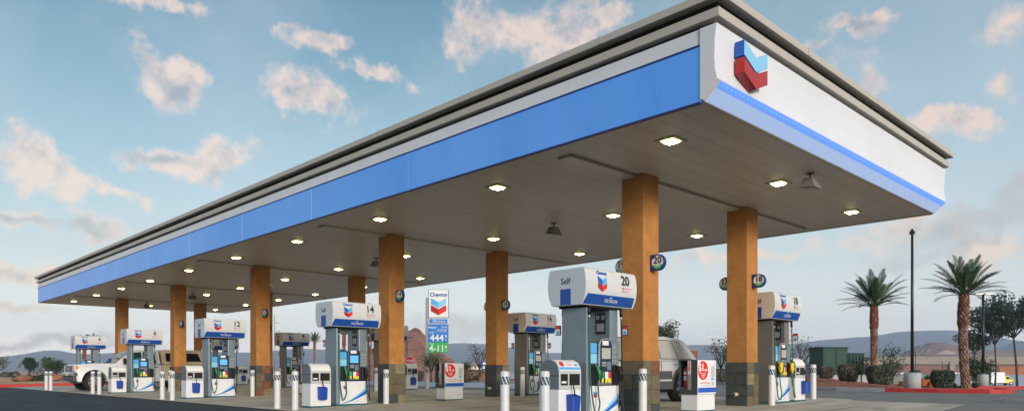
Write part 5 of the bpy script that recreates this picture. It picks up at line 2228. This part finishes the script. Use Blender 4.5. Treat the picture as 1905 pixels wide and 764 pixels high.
tree(-6, 55, 2.2, 1.8, 'spreading pale green tree at the left edge before the desert', random.Random(14), ['leaf_gray', 'leaf_light', 'leaf_rust'], 700, .06, 8, clump=.26, group=DT)
tree(57, 92, 2.7, 1.5, 'dark pine standing on the desert left of the far bollards', random.Random(15), ['leaf_dark'], 2400, .10, 9, clump=.30, splay=.40, fork_at=.10, group=DT)
tree(87, 80, 2.6, 1.5, 'yellowish green tree on the desert behind the far bollards', random.Random(16), ['leaf_light', 'leaf_green'], 1300, .09, 8, clump=.28, fork_at=.10, group=DT, splay=.42)
tree(104, 78, 2.1, 1.6, 'dark green tree on the desert beside the pickup nose', random.Random(17), ['leaf_dark', 'leaf_green'], 1800, .09, 8, clump=.30, fork_at=.10, group=DT)
PG2 = 'tall dark trees behind the palms'
tree(1893, 92, 12.4, 8, 'tallest dark tree beyond the lower lot with a broken crown', random.Random(31), ['leaf_dark', 'leaf_dark', 'leaf_sage'], 6500, .17, 11, r0=.13, clump=.15, group=PG2, splay=.5, fork_at=.58)
tree(1850, 94, 10.6, 5, 'dark open-crowned tree behind the twin-headed lamp', random.Random(37), ['leaf_dark', 'leaf_sage'], 3600, .17, 10, r0=.10, clump=.15, group=PG2, splay=.5, fork_at=.58)
tree(1812, 96, 8.2, 3.2, 'lower dark tree just right of the bent palm trunk', random.Random(33), ['leaf_dark', 'leaf_sage'], 2200, .16, 9, r0=.09, clump=.22, group=PG2, splay=.5, fork_at=.58)
tree(1965, 94, 11.0, 8, 'dark tree at the far right beyond the lower lot', random.Random(34), ['leaf_dark', 'leaf_sage'], 7000, .17, 9, r0=.12, clump=.19, group=PG2, fork_at=.58)


def clipped_shrub(px, d, w, dp, h, label, rnd, mats, squash=1.0, n=2600, core='leaf_dark', z=None):
    """Shrub trimmed to a rounded block: twiggy core, leaf faces all through the skin."""
    x, y = at(px, d)
    zz = (bed_z(x, y) - .03 if edge_dist(x, y, planter) > 0 else zf(y) + .05) if z is None else z
    p = thing('clipped_shrub', label, 'shrub', (x, y, zz), VIEW - R(90) + rnd.uniform(-.3, .3), 'clipped shrubs in the planters')
    mb = MB().use('twig')
    for k in range(14):
        a = rnd.uniform(0, 6.28)
        mb.tube([(rnd.uniform(-.05, .05), rnd.uniform(-.05, .05), -.05), (math.cos(a) * w * .16, math.sin(a) * dp * .16, h * .35), (math.cos(a) * w * .36, math.sin(a) * dp * .36, h * rnd.uniform(.6, .88))], [.022, .014, .006], 5)
    mb.build('stem', p, fix=False)
    mb = MB()
    for _ in range(n):
        # rounded block, most leaves near its trimmed skin
        while True:
            q = [rnd.uniform(-1, 1) for _k in range(3)]
            n4 = (q[0] ** 4 + q[1] ** 4 + q[2] ** 6) ** .25
            if n4 <= 1 and (n4 > .74 or rnd.random() < .18):
                break
        taper = lerp(.80, 1.0, min(1, (q[2] + 1) / 1.1))
        bump_ = 1 + .08 * mnoise.noise(Vector(q) * 1.7 + Vector((px, 0, 0)))
        pnt = Vector((q[0] * w / 2 * taper * bump_, q[1] * dp / 2 * taper * bump_, (q[2] * .48 * bump_ + .52) * h * squash))
        A = Vector((rnd.gauss(0, 1), rnd.gauss(0, 1), rnd.gauss(0, 1))).normalized()
        B_ = A.cross(Vector((rnd.gauss(0, 1), rnd.gauss(0, 1), rnd.gauss(0, 1)))).normalized()
        sz = .030 * rnd.uniform(.6, 1.5)
        mb.use(rnd.choice(mats))
        mb.add([pnt - A * sz, pnt + B_ * sz * .6, pnt + A * sz, pnt - B_ * sz * .6], [(0, 1, 2, 3)])
    mb.build('foliage', p, fix=False)
    return p


clipped_shrub(1578, 31.5, .80, .75, .86, 'brownish clipped shrub before the green utility cabinets', random.Random(41), ['hedge_tan', 'hedge_tan', 'hedge_sage', 'leaf_gray'], n=4500)
clipped_shrub(1637, 29.4, 1.02, .8, .82, 'wide gray green clipped shrub at the foot of the left tall palm', random.Random(42), ['hedge_sage', 'hedge_sage', 'leaf_gray', 'leaf_sage'], n=8000)
clipped_shrub(1753, 27.9, .78, .7, .72, 'square dark green clipped shrub between the lamp post and the bent palm', random.Random(43), ['leaf_sage', 'leaf_green', 'hedge_sage', 'leaf_sage'], n=7000)
clipped_shrub(1538, 35, .65, .6, .62, 'small brown clipped shrub behind the rear bollard of pump 18', random.Random(44), ['hedge_tan', 'leaf_gray'], n=3000)
clipped_shrub(1342, 43, .95, .8, .8, 'dry brown clipped shrub seen beside the nearest rear column', random.Random(45), ['hedge_tan', 'leaf_gray'], n=3000)
clipped_shrub(880, 46.5, 1.5, .9, .78, 'long dry brown hedge left of the second rear column', random.Random(46), ['leaf_rust', 'leaf_rust', 'leaf_gray', 'hedge_tan'], n=5000)
clipped_shrub(770, 46.5, 1.3, .9, .72, 'dry brown hedge below the stop sign', random.Random(47), ['leaf_rust', 'leaf_rust', 'leaf_gray', 'hedge_tan'], n=4000)


def tuft(px, d, w, h, label, rnd, mats, n, z=None):
    x, y = at(px, d)
    p = thing('leafy_shrub', label, 'shrub', (x, y, (bed_z(x, y) - .02) if z is None else z), 0, 'loose shrubs')
    mb = MB()
    for _ in range(n):
        a, e = rnd.uniform(0, 6.28), rnd.uniform(.25, 1.45)
        L_ = h * rnd.uniform(.55, 1.05)
        b0 = Vector((rnd.uniform(-.12, .12) * w, rnd.uniform(-.12, .12) * w, 0))
        dv = Vector((math.cos(a) * math.cos(e) * w / h * .6, math.sin(a) * math.cos(e) * w / h * .6, math.sin(e)))
        t_ = b0 + dv * L_
        sd_ = Vector((-math.sin(a), math.cos(a), 0)) * .014
        mb.use(rnd.choice(mats))
        md = b0.lerp(t_, .55) + Vector((0, 0, .04))
        mb.add([b0 - sd_, b0 + sd_, md + sd_, md - sd_, t_], [(0, 1, 2, 3), (3, 2, 4)])
    mb.build('foliage', p, fix=False)
    return p


tuft(1727, 31.5, .9, .62, 'bright green grassy shrub behind the lamp post base', random.Random(51), ['leaf_light', 'leaf_green'], 420)
tuft(1776, 27.8, .3, .24, 'small dark tuft right of the square clipped shrub', random.Random(52), ['leaf_dark', 'leaf_green'], 160)
tuft(1814, 28.6, .5, .24, 'low green tuft before the foot of the bent palm', random.Random(53), ['leaf_dark', 'leaf_green'], 200)

rnd = random.Random(77)
for k, (px, d, w, lab) in enumerate([(12, 98, 1.5, 'dark low bush far out on the desert, leftmost'), (27, 98, 1.5, 'dark low bush on the far desert left of the pine'), (70, 92, 2.2, 'long dark low bush on the desert beside the pine'), (33, 66, .9, 'round dark bush behind the red kerb left of the boulder'),
                                     (53, 66, 1.0, 'round dark bush behind the red kerb right of the boulder'), (68, 66, .9, 'round dark bush behind the red kerb below the pine'), (79, 66, 1.1, 'round dark bush behind the red kerb before the yellowish tree')]):
    x, y = at(px, d)
    s = thing('desert_bush', lab, 'bush', (x, y, zt(x, y)), 0, 'dark bushes on the desert')
    mb = MB().leaves((0, 0, w * .22), (w / 2, w / 2, w * .30), 420, .09, rnd, ['leaf_dark', 'leaf_dark', 'leaf_sage'], .4)
    mb.build('foliage', s, fix=False)
for k, (px, d, w, h, m_, lab, zz) in enumerate([(42, 65, 1.4, .42, 'boulder', 'flat reddish boulder behind the red kerb between dark bushes', None), (104, 65, 1.5, .45, 'boulder', 'reddish boulder behind the red kerb beside the far bollards', None),
                                                (1722, 30.2, .62, .34, 'orange_rock', 'orange boulder right of the lamp post base', .26), (1733, 29.2, .34, .26, 'orange_rock', 'small orange boulder against the square clipped shrub', .26),
                                                (1683, 31.5, .5, .22, 'orange_rock', 'flat orange boulder left of the lamp post base', .26), (900, 46, .7, .5, 'boulder', 'pale brown boulder at the end of the dry hedge', None)]):
    x, y = at(px, d)
    o = MB().use(m_).blob((0, 0, h * .35), (w / 2, w / 2, h * .65), random.Random(k + 60), .22, 18, 12, freq=1.8).build('boulder', None, (x, y, (zt(x, y) + .12) if zz is None else bed_z(x, y)), fix=False)
    tag(o, lab, 'boulder')

# ================================================================== POLES, SIGNS, CABINETS, BUILDINGS
x, y = at(1697, 26.2)
lp = thing('light_pole', 'tall black lamp post on a round concrete base in the gravel bed', 'lamp post', (x, y, bed_z(x, y) - .02), math.atan2(y, x))
MB().use('concrete_base').lathe(0, 0, [(.285, -.1), (.285, .57), (.265, .60), (.02, .602)], 28).build('concrete_base', lp)
MB().use('pole_black').box(-.11, .11, -.11, .11, .603, .66).build('base_plate', lp, bevel=.01)
MB().use('pole_black').cyl(0, 0, .66, 5.80, .056, .042, 14).build('pole', lp)
mb = MB().use('pole_black').tube([(0, 0, 5.70), (.30, 0, 5.74)], .025, 8).box(.20, .62, -.09, .09, 5.70, 5.77)
mb.build('lamp_head', lp, bevel=.015)
MB().use('label_white').box(-.045, .045, -.08, -.076, 1.02, 1.10).build('number_sticker', lp)

x, y = at(1829, 38)
lp = thing('light_pole', 'black lamp post with twin flat heads right of the bent palm', 'lamp post', (x, y, zf(y) - .02), VIEW - R(90))
MB().use('concrete_base').lathe(0, 0, [(.25, -.1), (.25, .55), (.23, .58), (.02, .582)], 24).build('concrete_base', lp)
MB().use('pole_black').box(-.10, .10, -.10, .10, .583, .64).build('base_plate', lp)
MB().use('pole_black').cyl(0, 0, .64, 4.80, .075, .055, 12).build('pole', lp)
for s in (-1, 1):
    mb = MB().use('steel_post').box(*sorted((s * .05, s * .48)), -.12, .12, 4.76, 4.82)
    mb.build('lamp_head', lp, bevel=.012)


def thin_pole(px, d, top, label, arm=None, r=.06, name='light_pole', matn='pole_gray'):
    x, y = at(px, d)
    z = zt(x, y)
    p = thing(name, label, 'lamp post', (x, y, z), VIEW - R(90))
    MB().use(matn).cyl(0, 0, -.1, top - z, r, r * .6, 8).build('pole', p)
    if arm:
        for ax, az_ in arm:
            MB().use(matn).tube([(0, 0, az_ - z), (ax * .8, 0, az_ - z + .05), (ax, 0, az_ - z + .04)], r * .45, 6).box(*sorted((ax, ax * 1.25)), -.10, .10, az_ - z, az_ - z + .08).build('lamp_head', p)
    return p


thin_pole(511, 75, 6.8, 'tall thin gray mast left of pump 8 with a side arm', [(.45, 5.0), (.3, 5.9)], .06)
thin_pole(757, 62, 4.0, 'dark lamp post before the rocky hill with a single head', [(.30, 3.75)], .055, matn='pole_black')
thin_pole(1703, 120, 4.5, 'thin black pole just right of the tall lamp post', None, .08, matn='pole_black')
thin_pole(1753, 150, 3.0, 'short thin lamp post before the distant store', [(-.5, 2.9)], .09, matn='pole_black')

# lattice pylon far out on the desert
x, y = at(38, 420)
p = thing('power_pylon', 'tiny lattice power pylon on the desert before the left mountain', 'pylon', (x, y, zt(x, y)), VIEW - R(90))
mb = MB().use('pole_gray')
for s in (-1, 1):
    mb.tube([(s * 1.5, 0, -.2), (s * 1.2, 0, 10.5)], .22, 5)
for k in range(5):
    z0, z1 = 2 * k, 2 * k + 2
    mb.tube([(-1.5, 0, z0), (1.4, 0, z1)], .10, 4).tube([(1.5, 0, z0), (-1.4, 0, z1)], .10, 4)
mb.tube([(-2.6, 0, 9.3), (2.6, 0, 9.3)], .14, 4)
mb.build('lattice', p)

# ---- price sign
x, y = at(816, 48)
ps = thing('price_sign', 'tall white and blue fuel price sign on a side pole beyond the forecourt', 'price sign', (x, y, zf(y) - .15), R(-45))
# local: +x faces the viewer, y runs to the viewer's right
MB().use('pole_gray').box(-.16, .12, -.86, -.66, -.1, 5.75).build('pole', ps, bevel=.01)
MB().use('teal_base').box(-.20, .155, -.66, .66, 4.42, 6.28).build('brand_cabinet', ps, bevel=.012)
mb = MB().use('label_white').box(.156, .165, -.63, .655, 4.44, 6.26)
bf = mb.build('brand_face', ps, bevel=.006)
mb = MB().use('brand_blue')
put_text(mb, 'Chevron', .37, (.167, .01, 5.93), '+x', .012, .002, width=1.14)
mb.build('brand_lettering', bf, fix=False)
mb = MB()
chevrons(mb, 1.02, (.166, .01, 5.15), '+x', .004, tones=('light_blue', 'sky_blue', 'dark_red', 'brand_red'))
mb.build('emblem', bf, fix=False)
MB().use('label_white').box(-.16, .150, -.66, .655, 4.00, 4.37).build('additive_cabinet', ps, bevel=.01)
mb = MB().use('price_blue').box(.151, .156, -.61, .61, 4.04, 4.33)
af = mb.build('additive_face', ps)
mb = MB().use('label_white')
put_text(mb, 'with', .11, (.158, -.25, 4.27), '+x', .001, .001)
put_text(mb, 'TECHRON', .19, (.158, .03, 4.16), '+x', .0, .001)
mb.build('additive_lettering', af, fix=False)
MB().use('price_blue').box(-.16, .150, -.68, .64, 2.80, 3.97).build('price_cabinet', ps, bevel=.01)
mb = MB().use('label_green').box(-.158, .150, -.68, .64, 2.10, 2.795)
gb = mb.build('diesel_cabinet', ps, bevel=.01)
mb = MB().use('label_white')
put_text(mb, 'Regular', .19, (.152, -.38, 3.78), '+x', .002, .001)
put_text(mb, '.25 off', .17, (.152, .36, 3.79), '+x', .002, .001)
put_text(mb, 'Store visit', .15, (.152, .25, 3.61), '+x', .002, .001)
mb.box(.151, .153, -.64, .60, 3.485, 3.50)
put_text(mb, 'Regular', .10, (.152, -.45, 3.41), '+x', .002, .001)
put_text(mb, '444', .62, (.152, -.10, 3.07), '+x', .012, .001, width=.92)
put_text(mb, '9', .30, (.152, .50, 3.17), '+x', .006, .001)
mb.box(.151, .153, .43, .58, 2.94, 2.97)
mb.build('price_lettering', ps, fix=False)
mb = MB().use('label_white')
put_text(mb, 'Diesel', .11, (.152, -.43, 2.70), '+x', .002, .001)
put_text(mb, '4-11', .62, (.152, -.10, 2.37), '+x', .012, .001, width=.92)
put_text(mb, '9', .30, (.152, .50, 2.46), '+x', .006, .001)
mb.box(.151, .153, .43, .58, 2.22, 2.25)
mb.build('price_lettering', gb, fix=False)

# ---- stop sign
x, y = at(762, 56)
st = thing('stop_sign', 'red octagonal stop sign on a post before the rocky hill', 'stop sign', (x, y, zf(y) - .1), VIEW + R(180))
MB().use('pole_gray').box(-.03, .0, -.03, .03, -.1, 2.0).build('post', st)
oct_ = lambda r: [(r * math.cos(R(22.5 + 45 * k)), 1.62 + r * math.sin(R(22.5 + 45 * k))) for k in range(8)]
MB().use('label_white').prism(oct_(.40), .002, .010, 'x').build('plate', st)
MB().use('stop_red').prism(oct_(.37), .011, .013, 'x').build('red_face', st)
mb = MB().use('label_white')
put_text(mb, 'STOP', .27, (.0145, 0, 1.62), '+x', .002, .001, width=.56)
mb.build('lettering', st, fix=False)

# ---- blue roadside sign
x, y = at(904, 49)
rs = thing('road_sign', 'small blue road sign with white blocks left of the second rear column', 'road sign', (x, y, zf(y) + .05), VIEW + R(180))
MB().use('pole_gray').box(-.03, .0, -.03, .03, -.1, 1.3).build('post', rs)
MB().use('sign_blue').box(.001, .02, -.27, .27, .78, 1.36).build('panel', rs, bevel=.004)
for a, b_, c_, d_ in ((-.20, .02, 1.12, 1.28), (.06, .22, 1.12, 1.28), (-.20, .02, .85, 1.02), (.06, .22, .85, 1.02)):
    MB().use('label_white').box(.021, .023, a, b_, c_, d_).build('symbol', rs)

# ---- green utility cabinets
UG = 'green utility cabinets behind the planter'
x, y = at(1541, 38)
uc = thing('utility_cabinet', 'large dark green utility cabinet with an overhanging lid', 'utility cabinet', (x, y, .66), VIEW - R(90) + .25, UG)
MB().use('concrete_base').box(-.85, .85, -.65, .65, -.5, .08).build('pad', uc)
bd = MB().use('cabinet_green').box(-.75, .75, -.55, .55, .082, 1.46).build('body', uc, bevel=.02)
MB().use('cabinet_green').box(-.79, .79, -.59, .59, 1.462, 1.53).build('lid', uc, bevel=.015)
mb = MB().use('trim_dark').box(-.006, .006, -.554, -.5505, .15, 1.40)
mb.build('door_gap', uc)
mb = MB().use('cabinet_green').box(-.70, -.05, -.575, -.551, .16, 1.38).box(.05, .70, -.575, -.551, .16, 1.38)
mb.build('door', uc, bevel=.012)
x, y = at(1582, 38.5)
uc = thing('utility_cabinet', 'smaller dark green utility cabinet with upright ribs, right of the large one', 'utility cabinet', (x, y, .66), VIEW - R(90) + .25, UG)
MB().use('concrete_base').box(-.60, .60, -.55, .55, -.5, .08).build('pad', uc)
MB().use('cabinet_green').box(-.50, .50, -.45, .45, .082, 1.18).build('body', uc, bevel=.02)
mb = MB().use('cabinet_green')
for k in range(5):
    mb.box(-.42 + k * .2, -.36 + k * .2, -.50, -.451, .12, 1.14)
mb.build('cooling_rib', uc, bevel=.01)
MB().use('cabinet_green').box(-.54, .54, -.52, .49, 1.182, 1.23).build('lid', uc, bevel=.015)
x, y = at(1597, 39.5)
wb = thing('drum', 'narrow bright blue drum beside the green utility cabinets', 'drum', (x, y, .60))
MB().use('light_blue').lathe(0, 0, [(.17, -.4), (.18, .03), (.18, .62), (.15, .66)], 16).build('drum_body', wb)
MB().use('mid_blue').cyl(0, 0, .66, .70, .16, n=16).build('lid', wb)

# ---- low concrete wall behind the gravel bed
c0, c1 = at(1490, 41), at(1685, 38.5)
dv = Vector((c1[0] - c0[0], c1[1] - c0[1], 0))
ln_ = dv.length
w = MB().use('curb_gray').box(0, ln_, -.1, .1, -.5, .36).build('low_wall', None, (c0[0], c0[1], .42), bevel=.015)
w.rotation_euler = (0, 0, math.atan2(dv.y, dv.x))
tag(w, 'low pale concrete wall running behind the gravel bed and green cabinets', 'wall')

# ---- brick building behind the suv
x, y = at(1262, 62)
bb = thing('brick_building', 'flat red brick building corner behind the silver suv', 'building', (x, y, zt(x, y)), VIEW - R(90))
MB().use('brick_wall').box(-1.65, 1.65, 0, 4, -.3, 1.95 + .9).build('wall', bb)
MB().use('store_tan').box(-1.70, 1.70, -.05, 4.05, 2.852, 2.95).build('parapet', bb)
MB().use('black').box(-.5, .3, -.03, -.002, .2, 2.0).build('door', bb)

# ---- cream building with a tiled roof behind the hedge
x, y = at(876, 78)
cbd = thing('cream_building', 'small cream building with a tan roof behind the dry hedge', 'building', (x, y, zt(x, y)), VIEW - R(90))
zb = zt(x, y)
zt_ = lambda row: .92 + (690 - row) / FOC * 78 - zb
MB().use('cream_wall').box(-1.1, 1.05, 0, 4, -.3, zt_(681)).build('wall', cbd)
MB().use('store_tan').prism([(-1.25, zt_(681) + .002), (1.2, zt_(681) + .002), (.85, zt_(676)), (-.9, zt_(676))], -.15, 4.2, 'y').build('roof', cbd)
MB().use('white_paint').box(.2, .85, -.06, -.002, zt_(689), zt_(678)).build('white_door', cbd)
MB().use('ink_dark').box(.42, .55, -.08, -.061, zt_(685), zt_(681.5)).build('door_window', cbd)

# ---- long low store far across the lot
x, y = at(1820, 345)
sb = thing('store_building', 'long low brown store with a tan parapet across the lower lot', 'store', (x, y, zt(x, y)), VIEW - R(90))
zb = zt(x, y)
Z = lambda row: .92 + (690 - row) / FOC * 345 - zb
U = lambda px: (px - 1820) / FOC * 345
MB().use('store_brown').box(U(1560), U(2250), 0, 40, -.5, Z(677)).build('wall', sb)
MB().use('store_tan').box(U(1555), U(2255), -.8, 41, Z(677) + .02, Z(670)).build('parapet', sb)
MB().use('store_tan').box(U(1640), U(2255), 6, 41, Z(670) + .01, Z(662)).build('roof_screen', sb)
MB().use('trim_dark').box(U(1556), U(2254), -.4, 40.5, Z(677) - .25, Z(677) + .015).build('soffit', sb)
MB().use('store_rust').box(U(1858), U(1940), -.5, -.003, -.5, Z(682)).build('rust_bay', sb)
MB().use('store_tan').box(U(1764), U(1773), -1.6, -.81, Z(688), Z(672)).build('pilaster', sb)
MB().use('store_brown').box(U(1768), U(1777), -1.2, -.003, -.5, Z(686)).build('porch', sb)
for k, px in enumerate((1600, 1630, 1700, 1735, 1800, 1836, 1960, 2000, 2050)):
    MB().use('glass_dark').box(U(px), U(px + 12), -.25, -.002, .1, Z(687)).build('shopfront', sb)
# ================================================================== HAZE
hm = bpy.data.materials.new('haze')
hm.use_nodes = True
hn = hm.node_tree
hn.nodes.clear()
pv = hn.nodes.new('ShaderNodeVolumePrincipled')
pv.inputs['Color'].default_value = (.62, .79, 1.0, 1)
pv.inputs['Density'].default_value = 2.7e-4
pv.inputs['Anisotropy'].default_value = 0.0
ho = hn.nodes.new('ShaderNodeOutputMaterial')
hn.links.new(pv.outputs[0], ho.inputs['Volume'])
MATS['haze'] = hm
stuff(MB().use('haze').box(-3150, 3150, -3150, 3150, -5.5, 190).build('haze'))
